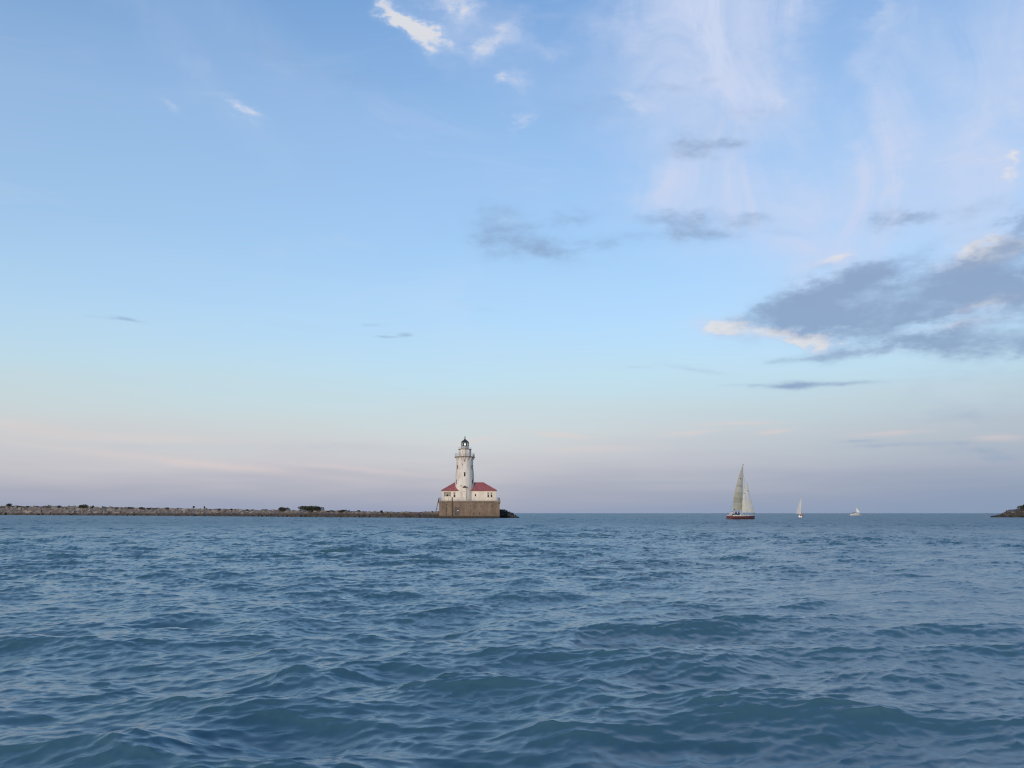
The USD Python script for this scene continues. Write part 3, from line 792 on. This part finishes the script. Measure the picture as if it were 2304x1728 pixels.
# ------------------------------------------------------------------ bushes
usdkit.material(stage, '/World/Looks/leaf', {
    'g': ('geometry', {}), 'r': ('rgb_ramp', dict(ramp=[(0, (.060, .064, .046)), (.6, (.098, .098, .066)), (1, (.14, .13, .09))])),
    'd': ('diffuse_bsdf', {}), 't': ('translucent_bsdf', dict(color=(.06, .08, .03))), 'm': ('mix_closure', dict(fac=.25))},
    [('g.random_per_island', 'r.fac'), ('r.color', 'd.color'), ('d.BSDF', 'm.closure1'), ('t.BSDF', 'm.closure2')], surface='m.closure')
MAT['leaf'] = UsdShade.Material.Get(stage, '/World/Looks/leaf')


def bush(label, x, y, z, w, h, seed, lobes=5, depth=None, leaf=None, name='bush', cat_='bush'):
    rng = np.random.default_rng(seed)
    depth = depth or w * .7
    b = thing(name, label, cat_, (x, y, z), 0, group='bushes growing on the rubble stone')
    leaf = leaf or max(.14, min(.3, h * .11))
    cent = [(rng.uniform(-.38, .38) * w, rng.uniform(-.3, .3) * depth, h * rng.uniform(.42, .72)) for _ in range(lobes)]
    cent[0] = (cent[0][0] * .3, 0, h * .68)
    V, Fc = [], []
    n = int(200 * lobes)
    for i in range(n):
        c = cent[rng.integers(lobes)]
        d = rng.normal(size=3); d /= np.linalg.norm(d)
        rr = rng.uniform(.55, 1.0) ** .6
        p = np.array(c) + d * rr * np.array([w * .26, depth * .28, h * .33])
        if p[2] < .05 * h: p[2] = rng.uniform(.05, .3) * h
        u = rng.normal(size=3); u /= np.linalg.norm(u)
        v = np.cross(u, rng.normal(size=3)); v /= np.linalg.norm(v)
        s = leaf * rng.uniform(.6, 1.3)
        k = len(V)
        V += [p - u * s, p + v * s * .45, p + u * s, p - v * s * .45]
        Fc += [(k, k + 1, k + 2), (k, k + 2, k + 3)]
    part(b, 'foliage', trimesh.Trimesh(np.array(V), np.array(Fc), process=False), MAT['leaf'])
    part(b, 'stem', cat([rod((rng.uniform(-.04, .04) * w, rng.uniform(-.04, .04) * w, -.3), c, .05 + .01 * h, .02, sides=5) for c in cent]), MAT['timber_dark'])
    return b


# (column, top row, width px, base row, lobes, label)
BUSHES = [
    (2, 1139.0, 26, 1143, 4, 'low dark bush cut by the left edge of the view on the breakwater'),
    (18, 1133.0, 15, 1142, 4, 'rounded dark bush near the left end of the breakwater'),
    (41, 1138.5, 12, 1142, 3, 'small low bush just right of the rounded bush at the left end'),
    (62, 1138.2, 14, 1142, 3, 'small dark shrub between the left end bush and the mound bush'),
    (104, 1139.2, 14, 1142.5, 3, 'flat low shrub midway between the left end and the mound bush'),
    (131, 1137.2, 11, 1142, 3, 'pale tuft-like shrub left of the mound bush on the breakwater'),
    (187, 1134.6, 19, 1143, 6, 'dense mound-shaped dark bush on the left third of the breakwater'),
    (208, 1137.6, 9, 1143, 3, 'small bush immediately right of the mound bush'),
    (262, 1141.6, 12, 1144.5, 3, 'low dark shrub sunk among stones right of the mound bush'),
    (290, 1141.0, 9, 1144.5, 3, 'tiny shrub second right of the mound bush among stones'),
    (317, 1141.0, 10, 1145, 3, 'tiny shrub third right of the mound bush among stones'),
    (333, 1142.6, 11, 1146, 3, 'low flat shrub left of the slender saplings'),
    (377, 1141.4, 10, 1146, 3, 'small rounded shrub nearest left of the two slender saplings'),
    (494, 1144.4, 7, 1148, 3, 'small shrub a little right of the two slender saplings'),
    (520, 1144.8, 10, 1148.5, 3, 'low shrub second right of the two slender saplings'),
    (555, 1146.2, 14, 1149.5, 3, 'flat dark shrub left of the twin-humped bush'),
    (636, 1141.0, 25, 1150, 6, 'twin-humped green bush left of the largest bush'),
    (703, 1138.5, 50, 1151.5, 12, 'largest and widest bush on the breakwater'),
    (743, 1149.0, 16, 1153, 4, 'low bush trailing off the right side of the largest bush'),
    (769, 1147.0, 19, 1153, 4, 'dark low bush right of the largest bush, standing alone'),
    (806, 1149.6, 14, 1153, 3, 'small dark shrub between the lone low bush and the lighthouse'),
    (858, 1150.6, 9, 1153.5, 3, 'small shrub nearest to the lighthouse on the breakwater'),
]
for i, (px, top, w, base, lobes, label) in enumerate(BUSHES):
    x, y, h = crest(px)
    y += .45 * h
    mpp = y * math.cos(PITCH) / F
    zb = min(z_at(base, y), h * .86)
    bush(label, at(px, y), y, zb, w * mpp * 1.05, max(z_at(top, y) - zb, .8), 100 + i, lobes)
for i, (px, top, label) in enumerate([(435, 1138.0, 'slender sapling with a round tuft on the breakwater, left one of a pair'), (459, 1138.8, 'thin upright sapling on the breakwater, right one of a pair')]):
    x, y, h = crest(px); y += .4 * h
    mpp = y * math.cos(PITCH) / F
    zb = h * .84; H = z_at(top, y) - zb
    t = thing('sapling', label, 'sapling', (at(px, y), y, zb), group='saplings on the breakwater')
    rng = np.random.default_rng(300 + i)
    part(t, 'stem', rod((0, 0, -.3), (.08, 0, H * .75), .07, .03, sides=6), MAT['timber_dark'])
    V, Fc = [], []
    for k in range(160):
        d = rng.normal(size=3); d /= np.linalg.norm(d)
        p = np.array([.08, 0, H * .74]) + d * rng.uniform(.4, 1) * np.array([(6, 3)[i] * mpp * .5, 2.5 * mpp, H * .26])
        u = rng.normal(size=3); u /= np.linalg.norm(u); v = np.cross(u, d + .01); v /= np.linalg.norm(v)
        s = .2; n = len(V)
        V += [p - u * s, p + v * s * .5, p + u * s, p - v * s * .5]; Fc += [(n, n + 1, n + 2), (n, n + 2, n + 3)]
    part(t, 'foliage', trimesh.Trimesh(np.array(V), np.array(Fc), process=False), MAT['leaf'])
y = IY + 4
bush('dark bush on the rocky point at the right edge of the view', at(2312, y), y, z_at(1149, y), 30 * y / F, z_at(1134, y) - z_at(1149, y), 400, 8, leaf=.2)

# ------------------------------------------------------------------ boats
look('hull_maroon', (.115, .038, .038), .35, (1., .15))
look('hull_white', (.46, .45, .43), .35, (1., .06))
look('antifouling', (.03, .03, .04), .6)
look('deck_white', (.72, .71, .68), .55)
look('boat_dark', (.03, .032, .04), .4)
look('alloy', (.55, .55, .56), .35, metallic=.6)
look('wire', (.25, .25, .26), .4, metallic=.7)
look('sail_mark', (.06, .06, .07), .7)
look('skin', (.55, .36, .28), .6)
look('hair_dark', (.03, .022, .018), .7)
look('navy_cloth', (.022, .025, .05), .85)
look('black_cloth', (.02, .02, .022), .85)
look('pale_cloth', (.58, .54, .50), .85)
look('orange_cloth', (.55, .17, .07), .8)
look('grey_cloth', (.14, .14, .15), .85)


def sailcloth(name, c, transl=.3):
    N = {'g': ('texture_coordinate', {}), 'n': ('noise_texture', dict(scale=.8, detail=4.)), 'r': ('rgb_ramp', dict(ramp=[(.3, tuple(np.array(c) * .88)), (.7, tuple(np.array(c) * 1.06))])),
         'd': ('diffuse_bsdf', {}), 't': ('translucent_bsdf', {}), 'm': ('mix_closure', dict(fac=transl))}
    MAT[name] = usdkit.material(stage, '/World/Looks/' + name, N, [('g.object', 'n.vector'), ('n.fac', 'r.fac'), ('r.color', 'd.color'), ('r.color', 't.color'), ('d.BSDF', 'm.closure1'), ('t.BSDF', 'm.closure2')], surface='m.closure')


sailcloth('sail_tan_a', (.55, .50, .37)); sailcloth('sail_tan_b', (.47, .43, .31)); sailcloth('sail_tan_c', (.63, .57, .46)); sailcloth('sail_cream', (.88, .80, .66)); sailcloth('sail_white', (.86, .82, .75))


def hull_mesh(L, B, fb_bow, fb_stern, draft, n=22, m=9, transom=.62):
    """canoe hull: x forward from -L/2 to L/2, waterline at z = 0, deck closed."""
    V, Fc = [], []
    ts = np.linspace(0, 1, n)
    for t in ts:
        x = (t - .5) * L
        hb = B / 2 * (transom + (1 - transom) * math.sin(min(t / .45, 1) * math.pi / 2)) if t < .45 else B / 2 * max(math.cos((t - .45) / .55 * math.pi / 2), 0) ** .75
        hb = max(hb, .012)
        sh = fb_stern + (fb_bow - fb_stern) * t - .10 * math.sin(math.pi * t)
        kd = -draft * math.sin(math.pi * min(max(.08 + .86 * t, 0), 1)) ** .6
        if t > .9: kd = kd * (1 - (t - .9) / .1) + .12 * (t - .9) / .1
        for k in range(m):
            u = k / (m - 1)
            yy = hb * math.sin(u * math.pi / 2) ** .65
            zz = kd + (sh - kd) * (1 - math.cos(u * math.pi / 2)) ** .85
            V.append((x - (.25 * (1 - u) if t > .9 else 0) * (t - .9) * 10 * .6, yy, zz))
    V = np.array(V); W = V * (1, -1, 1); off = len(V)
    P = np.vstack([V, W])
    for i in range(n - 1):
        for k in range(m - 1):
            a = i * m + k
            Fc += [(a, a + m, a + m + 1), (a, a + m + 1, a + 1), (off + a, off + a + m + 1, off + a + m), (off + a, off + a + 1, off + a + m + 1)]
        a = i * m + m - 1
        Fc += [(a, a + m, off + a + m), (a, off + a + m, off + a)]           # deck
    for k in range(m - 1):                                                  # transom
        Fc += [(k, k + 1, off + k + 1), (k, off + k + 1, off + k)]
    mesh = trimesh.Trimesh(P, np.array(Fc), process=False)
    deck = [i * m + m - 1 for i in range(n)]
    return mesh, P[deck]


def deck_z(dk, x):
    return float(np.interp(x, dk[:, 0], dk[:, 2]))


def sail_panels(parent, name, luff, leech, cuts, camber, side, mats, nu=10, label=None, skip=()):
    """a sail between two edge curves (functions of t from foot 0 to head 1), cut into panels; each panel one part of the sail."""
    x = UsdGeom.Xform.Define(stage, str(parent.GetPath()) + '/' + numbered(str(parent.GetPath()), name)).GetPrim()
    tag(x, label)

    def pt(t, u):
        a, b = np.array(luff(t), float), np.array(leech(t), float)
        p = a + (b - a) * u
        c = np.linalg.norm(b - a)
        p[1] += side * camber * c * (4 * u * (1 - u)) * (1 - .35 * u)
        return p
    for k in range(len(cuts) - 1):
        t0, t1 = cuts[k] + (.0015 if k else 0), cuts[k + 1] - .0015
        nv = 4
        P = np.array([pt(t, u) for t in np.linspace(t0, t1, nv) for u in np.linspace(0, 1, nu)])
        w = np.array([0, .006, 0])
        q = [(i * nu + j, i * nu + j + 1, (i + 1) * nu + j + 1, (i + 1) * nu + j) for i in range(nv - 1) for j in range(nu - 1)]
        f = [(a, b, c) for a, b, c, d in q] + [(a, c, d) for a, b, c, d in q]
        part(x, 'sail_panel', trimesh.Trimesh(P, np.array(f), process=False), MAT[mats[k % len(mats)]], smooth=True)
    return x, pt


def limb(chain):
    """one Manifold from joints (point, radius) in sequence."""
    out = None
    for (a, ra), (b, rb) in zip(chain[:-1], chain[1:]):
        s = [Manifold.sphere(r, 14).translate(tuple(map(float, p))) for p, r in ((a, ra), (b, rb))]
        h = Manifold.batch_hull(s)
        out = h if out is None else out + h
    return out


def figure(label, loc, rotz, top, legs, hair, pose='seated', hat=None):
    """a seated person, hips at the origin of loc, facing local +x."""
    t = thing('person', label, 'person', loc, rotz, group='sailors on the boats')
    body = limb([((0, 0, .02), .14), ((.02, 0, .28), .145), ((.04, 0, .46), .15)]) + limb([((.04, -.15, .49), .075), ((.04, .15, .49), .075)]) + limb([((.05, 0, .5), .055), ((.06, 0, .60), .052)])
    head = limb([((.065, 0, .72), .098), ((.09, 0, .655), .07)]) + limb([((.165, 0, .695), .014), ((.178, 0, .675), .018)])
    head += limb([((.06, .1, .70), .022), ((.06, .103, .68), .018)]) + limb([((.06, -.1, .70), .022), ((.06, -.103, .68), .018)])
    arms, hands, leg, foot, cuffs = None, None, None, None, None
    for s in (-1, 1):
        el, wr = (.06, s * .25, .25), (.28, s * .19, .17)
        a = limb([((.04, s * .19, .47), .062), (el, .048), (wr, .036)])
        hd = limb([(wr, .034), ((.34, s * .17, .155), .042)])
        for f in range(4):
            hd += limb([((.35, s * .17 + (f - 1.5) * .018, .155), .011), ((.40, s * .165 + (f - 1.5) * .018, .14), .010), ((.41, s * .165 + (f - 1.5) * .017, .115), .009)])
        hd += limb([((.33, s * .135, .16), .012), ((.37, s * .12, .14), .010)])
        kn, an = (.42, s * .12, .06), (.46, s * .12, -.36)
        l = limb([((0, s * .09, .0), .095), (kn, .07), (an, .045)])
        ft = limb([(an, .047), ((.60, s * .13, -.40), .038)])
        arms = a if arms is None else arms + a; hands = hd if hands is None else hands + hd
        leg = l if leg is None else leg + l; foot = ft if foot is None else foot + ft
    whole = body + head + arms + hands + leg + foot
    m = trimesh.Trimesh(*[np.asarray(x) for x in (whole.to_mesh().vert_properties[:, :3], whole.to_mesh().tri_verts)])
    part(t, 'body', m, MAT['skin'], smooth=50)
    grow = lambda mf, r: mf.minkowski_sum(Manifold.cube((r, r, r), True)) if False else mf
    jk = limb([((0, 0, .04), .155), ((.02, 0, .28), .162), ((.04, 0, .46), .165)]) + limb([((.04, -.15, .49), .09), ((.04, .15, .49), .09)])
    for s in (-1, 1):
        jk += limb([((.04, s * .19, .47), .078), ((.06, s * .25, .25), .062), ((.25, s * .20, .18), .048)])
    part(t, 'jacket', jk, MAT[top], smooth=50)
    tr = None
    for s in (-1, 1):
        l = limb([((0, s * .09, .0), .108), ((.42, s * .12, .06), .082), ((.455, s * .12, -.31), .06)])
        tr = l if tr is None else tr + l
    part(t, 'trousers', tr, MAT[legs], smooth=50)
    part(t, 'shoes', limb([((.455, -.12, -.35), .052), ((.61, -.13, -.405), .044)]) + limb([((.455, .12, -.35), .052), ((.61, .13, -.405), .044)]), MAT['grey_cloth'], smooth=50)
    part(t, 'hair', limb([((.045, 0, .745), .098), ((.02, 0, .70), .09)]), MAT[hair], smooth=50)
    eyes = cat([trimesh.creation.icosphere(1, .012).apply_translation((.155, s * .035, .715)) for s in (-1, 1)])
    part(t, 'eyes', eyes, MAT['boat_dark'])
    part(t, 'mouth', box(.01, .045, .01, (.155, 0, .645)), MAT['hull_maroon'])
    return t


# --- big sailing boat, bow to the right and a little away
BY = 222.0
BXc = at(1669.3, BY)
HD = 33.0
sb = thing('sailboat', 'large maroon sailboat with tan mainsail and cream jib, nearest of the boats', 'sailboat', (BXc, BY, 0), HD, roll=2.0)
C = math.cos(math.radians(HD))
M2 = .01006
bx = lambda zx: (zx - 657) * M2 / C      # study column to position along the boat
bz = lambda zy: (1528 - zy) * M2
hm, dk_ = hull_mesh(9.2, 3.0, 1.02, .84, .5)
part(sb, 'hull', hm, MAT['hull_maroon'], smooth=40)
hw, _ = hull_mesh(9.22, 3.02, .1, .1, .5)
part(sb, 'boot_stripe', hw, MAT['antifouling'], smooth=40)
rail = np.array([(p[0], s * p[1] * .985, p[2] + .02) for s in (1,) for p in dk_])
for s in (-1, 1):
    part(sb, 'toe_rail', cat([rod(a * (1, s, 1), b * (1, s, 1), .035, sides=5) for a, b in zip(rail[:-1], rail[1:])]), MAT['deck_white'])
cab = trimesh.convex.convex_hull(np.array([(x, s * w, z) for x, w, z in ((-1.6, .95, .80), (2.3, .62, .93), (-1.55, .82, 1.30), (1.0, .66, 1.26), (2.2, .42, 1.05)) for s in (-1, 1)]))
cb = part(sb, 'cabin', cab, MAT['deck_white'])
for s in (-1, 1):
    for x0 in (-1.2, -.35, .45):
        wy = .92 - (x0 + 1.2) * .1
        wn = box(.6, .06, .17, (x0 + .3, s * (wy - .055), 1.10), trimesh.transformations.rotation_matrix(-s * .085, [0, 0, 1]))
        part(cb, 'cabin_window', wn, MAT['boat_dark'])
part(sb, 'cockpit_coaming', cat([bevelled(-4.1, -1.6, s * .85 - .08, s * .85 + .08, .72, 1.05, .03) for s in (-1, 1)]), MAT['deck_white'])
part(sb, 'cockpit_sole', bevelled(-4.2, -1.6, -.77, .77, .70, .86, .02), MAT['grey_cloth'])
part(sb, 'wheel', cat([trimesh.creation.torus(.42, .02).apply_transform(trimesh.transformations.rotation_matrix(math.pi / 2, [0, 1, 0])).apply_translation((-3.3, 0, 1.4)), rod((-3.25, 0, .85), (-3.25, 0, 1.4), .06)] + [rod((-3.3, 0, 1.4), (-3.3, .42 * math.cos(a), 1.4 + .42 * math.sin(a)), .012, sides=5) for a in np.arange(5) * 1.2566]), MAT['wire'])
mx = bx(682) - .06; rake = (bx(712) - bx(690))
mast_foot, mast_top = np.array([mx, 0, 1.2]), np.array([mx + rake + .05, 0, bz(192)])
part(sb, 'mast', rod(mast_foot, mast_top, .085, .06, sides=10), MAT['alloy'])
mz = lambda z: mast_foot + (mast_top - mast_foot) * (z - 1.2) / (mast_top[2] - 1.2)
part(sb, 'masthead_gear', cat([rod(mast_top, mast_top + (0, 0, .35), .02, sides=5), box(.42, .05, .05, mast_top + (.05, 0, .06)), trimesh.creation.icosphere(1, .05).apply_translation(mast_top + (.12, 0, .12))]), MAT['boat_dark'])
boom_end = np.array([bx(428) - .8, -.35, bz(1322)])
part(sb, 'boom', rod(mz(bz(1330)), boom_end, .06, sides=8), MAT['alloy'])
tz = [bz(1312), bz(1136), bz(990), bz(860), bz(715), bz(540), bz(380), bz(196)]
H0, H1 = tz[0], tz[-1]
cuts = [(z - H0) / (H1 - H0) for z in tz]
ll_z = [bz(z) for z in (1312, 1150, 950, 760, 600, 430, 300, 205)]
ll_x = [bx(z) for z in (428, 434, 452, 492, 540, 597, 645, 688)]


def m_luff(t):
    p = mz(H0 + t * (H1 - H0)).copy(); p[0] -= .1; return p


def m_leech(t):
    z = H0 + t * (H1 - H0)
    return (float(np.interp(z, ll_z, ll_x)) - .85 * (1 - t) ** .8, -.38 * (1 - t) - .02, z)


ms, mp = sail_panels(sb, 'mainsail', m_luff, m_leech, cuts, .075, -1, ['sail_tan_a', 'sail_tan_b', 'sail_tan_a', 'sail_tan_c', 'sail_tan_c', 'sail_tan_c', 'sail_tan_c'], label='tan mainsail')
# the dark number row and emblem on the mainsail, too small to read
tn = (bz(712) - H0) / (H1 - H0)
chars = []
for k, u in enumerate(np.linspace(.86, .16, 6)):
    for off in (.05, -.05):
        p = mp(tn, u) + (0, off, 0)
        chars += [box(.16, .008, .05, p + (0, 0, .09)), box(.16, .008, .05, p - (0, 0, .09)), box(.05, .008, .22, p + ((.055 if k % 2 else -.055), 0, 0))]
part(ms, 'sail_number', cat(chars), MAT['sail_mark'])
te = (bz(530) - H0) / (H1 - H0)
part(ms, 'emblem', cat([trimesh.creation.cylinder(.15, .012, sections=14).apply_transform(trimesh.transformations.rotation_matrix(math.pi / 2, [1, 0, 0])).apply_translation(mp(te, .55) + (0, o, 0)) for o in (.05, -.05)]), MAT['sail_mark'])
part(ms, 'batten', cat([rod(mp(t, .55) + (0, -.02, 0), mp(t, 1.0) + (0, -.02, 0), .022, sides=5) for t in (cuts[2], cuts[3], cuts[5])]), MAT['sail_cream'])
part(ms, 'reef_patch', cat([box(.34, .012, .22, mp(.012, .9) + (0, o, .06)) for o in (.05, -.05)]), MAT['sail_mark'])
tack, head = np.array([bx(1034), 0, bz(1372)]), np.array([bx(798), 0, bz(575)])
clew = np.array([bx(676) - 1.0, -.75, bz(1358)])
J0 = [0, .2, .4, .62, 1]
js, jp = sail_panels(sb, 'jib', lambda t: tack + (head - tack) * t, lambda t: clew + (head - clew) * t + np.array([-.34 * math.sin(math.pi * t), .12 * math.sin(math.pi * t), 0]), J0, .07, -1, ['sail_cream', 'sail_cream', 'sail_white', 'sail_cream'], label='cream jib')
part(js, 'emblem', cat([box(.34, .01, .16, jp(.675, .38) + (0, o, 0)) for o in (.07, -.07)]), MAT['sail_mark'])
part(js, 'foot_band', cat([rod(jp(.004, a), jp(.004, b), .04, sides=5) for a, b in zip(np.linspace(0, 1, 9)[:-1], np.linspace(0, 1, 9)[1:])]), MAT['sail_white'])
part(sb, 'forestay', rod(tack - (0, 0, .3), mz(bz(430)), .014, sides=5), MAT['wire'])
part(sb, 'backstay', rod((-4.5, 0, .86), mast_top, .012, sides=5), MAT['wire'])
for s in (-1, 1):
    part(sb, 'shroud', cat([rod((mx - .1, s * 1.28, .9), mz(6.4) + (0, s * .75, 0), .012, sides=5), rod(mz(6.4) + (0, s * .75, 0), mz(12), .012, sides=5), rod(mz(6.4), mz(6.4) + (0, s * .75, 0), .03, sides=6)]), MAT['wire'])
st = []
for s in (-1, 1):
    pts = [(x, s * float(np.interp(x, dk_[:, 0], dk_[:, 1])) * .95, deck_z(dk_, x)) for x in np.linspace(-4.45, 3.9, 9)]
    for p in pts: st.append(rod(p, (p[0], p[1], p[2] + .62), .016, sides=5))
    for h in (.32, .6):
        st += [rod((a[0], a[1], a[2] + h), (b[0], b[1], b[2] + h), .008, sides=4) for a, b in zip(pts[:-1], pts[1:])]
part(sb, 'guard_rail', cat(st), MAT['wire'])
part(sb, 'pulpit', cat([rod((3.9, s * .3, 1.0), (4.5, s * .06, 1.62), .02, sides=6) for s in (-1, 1)] + [rod((4.5, -.06, 1.62), (4.5, .06, 1.62), .02, sides=6)] + [rod((3.5, s * .5, 1.58), (4.5, s * .06, 1.62), .02, sides=6) for s in (-1, 1)]), MAT['wire'])
part(sb, 'stern_rail', cat([rod((-4.5, s * .9, .85), (-4.55, s * .9, 1.5), .022, sides=6) for s in (-1, 1)] + [rod((-4.55, -.9, 1.5), (-4.55, .9, 1.5), .022, sides=6)] + [rod((-4.55, s * .9, 1.5), (-3.7, s * 1.1, 1.45), .02, sides=6) for s in (-1, 1)]), MAT['wire'])
part(sb, 'life_ring', trimesh.creation.torus(.26, .07).apply_transform(trimesh.transformations.rotation_matrix(math.pi / 2, [0, 1, 0])).apply_translation((-4.62, -.5, 1.25)), MAT['pale_cloth'])
part(sb, 'deck_hatch', cat([bevelled(2.5, 3.0, -.25, .25, .9, 1.0, .02)]), MAT['boat_dark'])


def on_boat(x, y, z, head=HD, base=(BXc, BY)):
    a = math.radians(head)
    return (base[0] + x * math.cos(a) - y * math.sin(a), base[1] + x * math.sin(a) + y * math.cos(a), z)


figure('sailor in dark navy jacket nearest the mast in the cockpit of the large sailboat', on_boat(-1.95, -.86, 1.12), HD + 90, 'navy_cloth', 'black_cloth', 'hair_dark')
figure('sailor in black jacket in the middle of the large sailboat cockpit', on_boat(-2.95, -.84, 1.12), HD + 80, 'black_cloth', 'grey_cloth', 'hair_dark')
figure('pale-topped helmsman seated at the stern of the large sailboat', on_boat(-3.85, -.35, 1.10), HD, 'pale_cloth', 'navy_cloth', 'hair_dark')

# --- small sailing boat behind, seen almost from astern
DY = 312.0
DXc = at(1780 + 262 * .0814, DY)
HD2 = 68.0
k2 = .0814 * DY * math.cos(PITCH) / F    # metres per study pixel
dz = lambda zy: (795 - zy) * k2
dg = thing('sailboat', 'small white sailing dinghy leaning over, smaller of the two boats under sail', 'sailboat', (DXc, DY, 0), HD2, roll=4.0)
hm, dk2 = hull_mesh(5.6, 2.0, .75, .6, .3)
part(dg, 'hull', hm, MAT['hull_white'], smooth=40)
part(dg, 'gunwale', cat([rod(a * (1, s, 1), b * (1, s, 1), .035, sides=5) for s in (-1, 1) for a, b in zip(dk2[:-1], dk2[1:])]), MAT['timber_dark'])
part(dg, 'foredeck', trimesh.convex.convex_hull(np.array([(.4, s * .55, z) for s in (-1, 1) for z in (.62, .78)] + [(2.2, s * .2, .74) for s in (-1, 1)])), MAT['deck_white'])
part(dg, 'mast', rod((.55, 0, .5), (.4, 0, dz(205)), .055, .04, sides=8), MAT['alloy'])
part(dg, 'masthead_gear', box(.25, .03, .12, (.4, 0, dz(203))), MAT['boat_dark'])
part(dg, 'boom', rod((.5, 0, 1.15), (-1.9, 1.65, 1.2), .04, sides=6), MAT['alloy'])
Ht = dz(215)
sail_panels(dg, 'mainsail', lambda t: (.48 - .1 * t, 0, 1.25 + t * (Ht - 1.25)), lambda t: (-1.85 * (1 - t) ** .8 + .3 * t, 1.62 * (1 - t) ** .8, 1.25 + t * (Ht - 1.25)), [0, .22, .45, .7, 1], .06, 1, ['sail_white'], label='white mainsail')
sail_panels(dg, 'jib', lambda t: (2.6 - 2.1 * t, 0, .85 + t * (Ht * .8 - .85)), lambda t: (.7 - .2 * t, .55 * (1 - t), 1.0 + t * (Ht * .8 - 1.0)), [0, .35, .7, 1], .09, -1, ['sail_white'], label='white jib')
part(dg, 'forestay', rod((2.7, 0, .72), (.42, 0, Ht * .84), .01, sides=4), MAT['wire'])
part(dg, 'thwart', bevelled(-1.3, -1.0, -.8, .8, .6, .68, .02), MAT['timber_dark'])
part(dg, 'tiller', rod((-2.75, 0, .72), (-1.7, .2, .9), .025, sides=6), MAT['timber_dark'])
part(dg, 'rudder', box(.4, .05, .9, (-2.95, 0, .3)), MAT['timber_dark'])
figure('sailor in orange jacket sitting in the small white dinghy', on_boat(-1.7, -.45, .82, HD2, (DXc, DY)), HD2 + 40, 'orange_cloth', 'navy_cloth', 'hair_dark')

# --- distant yacht with its sail partly lowered
CY = 560.0
CXc = at(1780 + 1775 * .0814, CY)
k3 = .0814 * CY * math.cos(PITCH) / F
cz = lambda zy: (738 - zy) * k3
cr = thing('sailboat', 'distant pale yacht with a thin mast and partly lowered sail, farthest boat on the horizon', 'sailboat', (CXc, CY, 0), 180 + 14)
hm, dk3 = hull_mesh(7.6, 2.5, 1.05, .8, .4)
part(cr, 'hull', hm, MAT['hull_white'], smooth=40)
part(cr, 'rub_rail', cat([rod(a * (1, s, 1), b * (1, s, 1), .05, sides=5) for s in (-1, 1) for a, b in zip(dk3[:-1], dk3[1:])]), MAT['boat_dark'])
cbn = trimesh.convex.convex_hull(np.array([(x, s * w, z) for x, w, z in ((-2.0, .9, .75), (2.0, .6, .9), (-1.9, .8, 1.5), (1.2, .55, 1.4)) for s in (-1, 1)]))
cp = part(cr, 'cabin', cbn, MAT['deck_white'])
for s in (-1, 1):
    for x0 in (-1.3, -.3, .7):
        part(cp, 'cabin_window', box(.7, .05, .28, (x0 + .1, s * (.83 - .10 * (x0 + 1.3)), 1.2), trimesh.transformations.rotation_matrix(-s * .1, [0, 0, 1])), MAT['boat_dark'])
part(cr, 'sail_cover', trimesh.convex.convex_hull(np.array([(x, s * w, z) for x, w, z in ((1.0, .3, 1.4), (3.2, .12, 1.3), (1.0, .2, 1.95), (-.8, .2, 2.3)) for s in (-1, 1)])), MAT['grey_cloth'])
part(cr, 'mast', rod((-.9, 0, 1.3), (-.8, 0, cz(352)), .09, .05, sides=8), MAT['alloy'])
part(cr, 'boom', rod((-.95, 0, 1.9), (-3.6, .1, 1.75), .06, sides=6), MAT['alloy'])
sail_panels(cr, 'mainsail', lambda t: (-1.0, 0, 2.0 + t * 2.6), lambda t: (-3.5 + 2.2 * t, .1, 1.85 + t * 2.5), [0, .5, 1], .08, 1, ['sail_white'], label='partly lowered pale sail')
part(cr, 'stay', cat([rod((-3.7, 0, .8), (-.8, 0, cz(360)), .015, sides=4), rod((3.7, 0, 1.05), (-.8, 0, cz(360)), .02, sides=4)]), MAT['wire'])
part(cr, 'guard_rail', cat([rod((x, s * w, .9), (x, s * w, 1.5), .02, sides=5) for x, w in ((-3.4, .8), (-1.6, 1.1), (.2, 1.1), (1.8, .85), (3.3, .25)) for s in (-1, 1)] + [rod((a[0], s * a[1], 1.5), (b[0], s * b[1], 1.5), .015, sides=4) for a, b in (((-3.4, .8), (-1.6, 1.1)), ((-1.6, 1.1), (.2, 1.1)), ((.2, 1.1), (1.8, .85)), ((1.8, .85), (3.3, .25))) for s in (-1, 1)]), MAT['wire'])
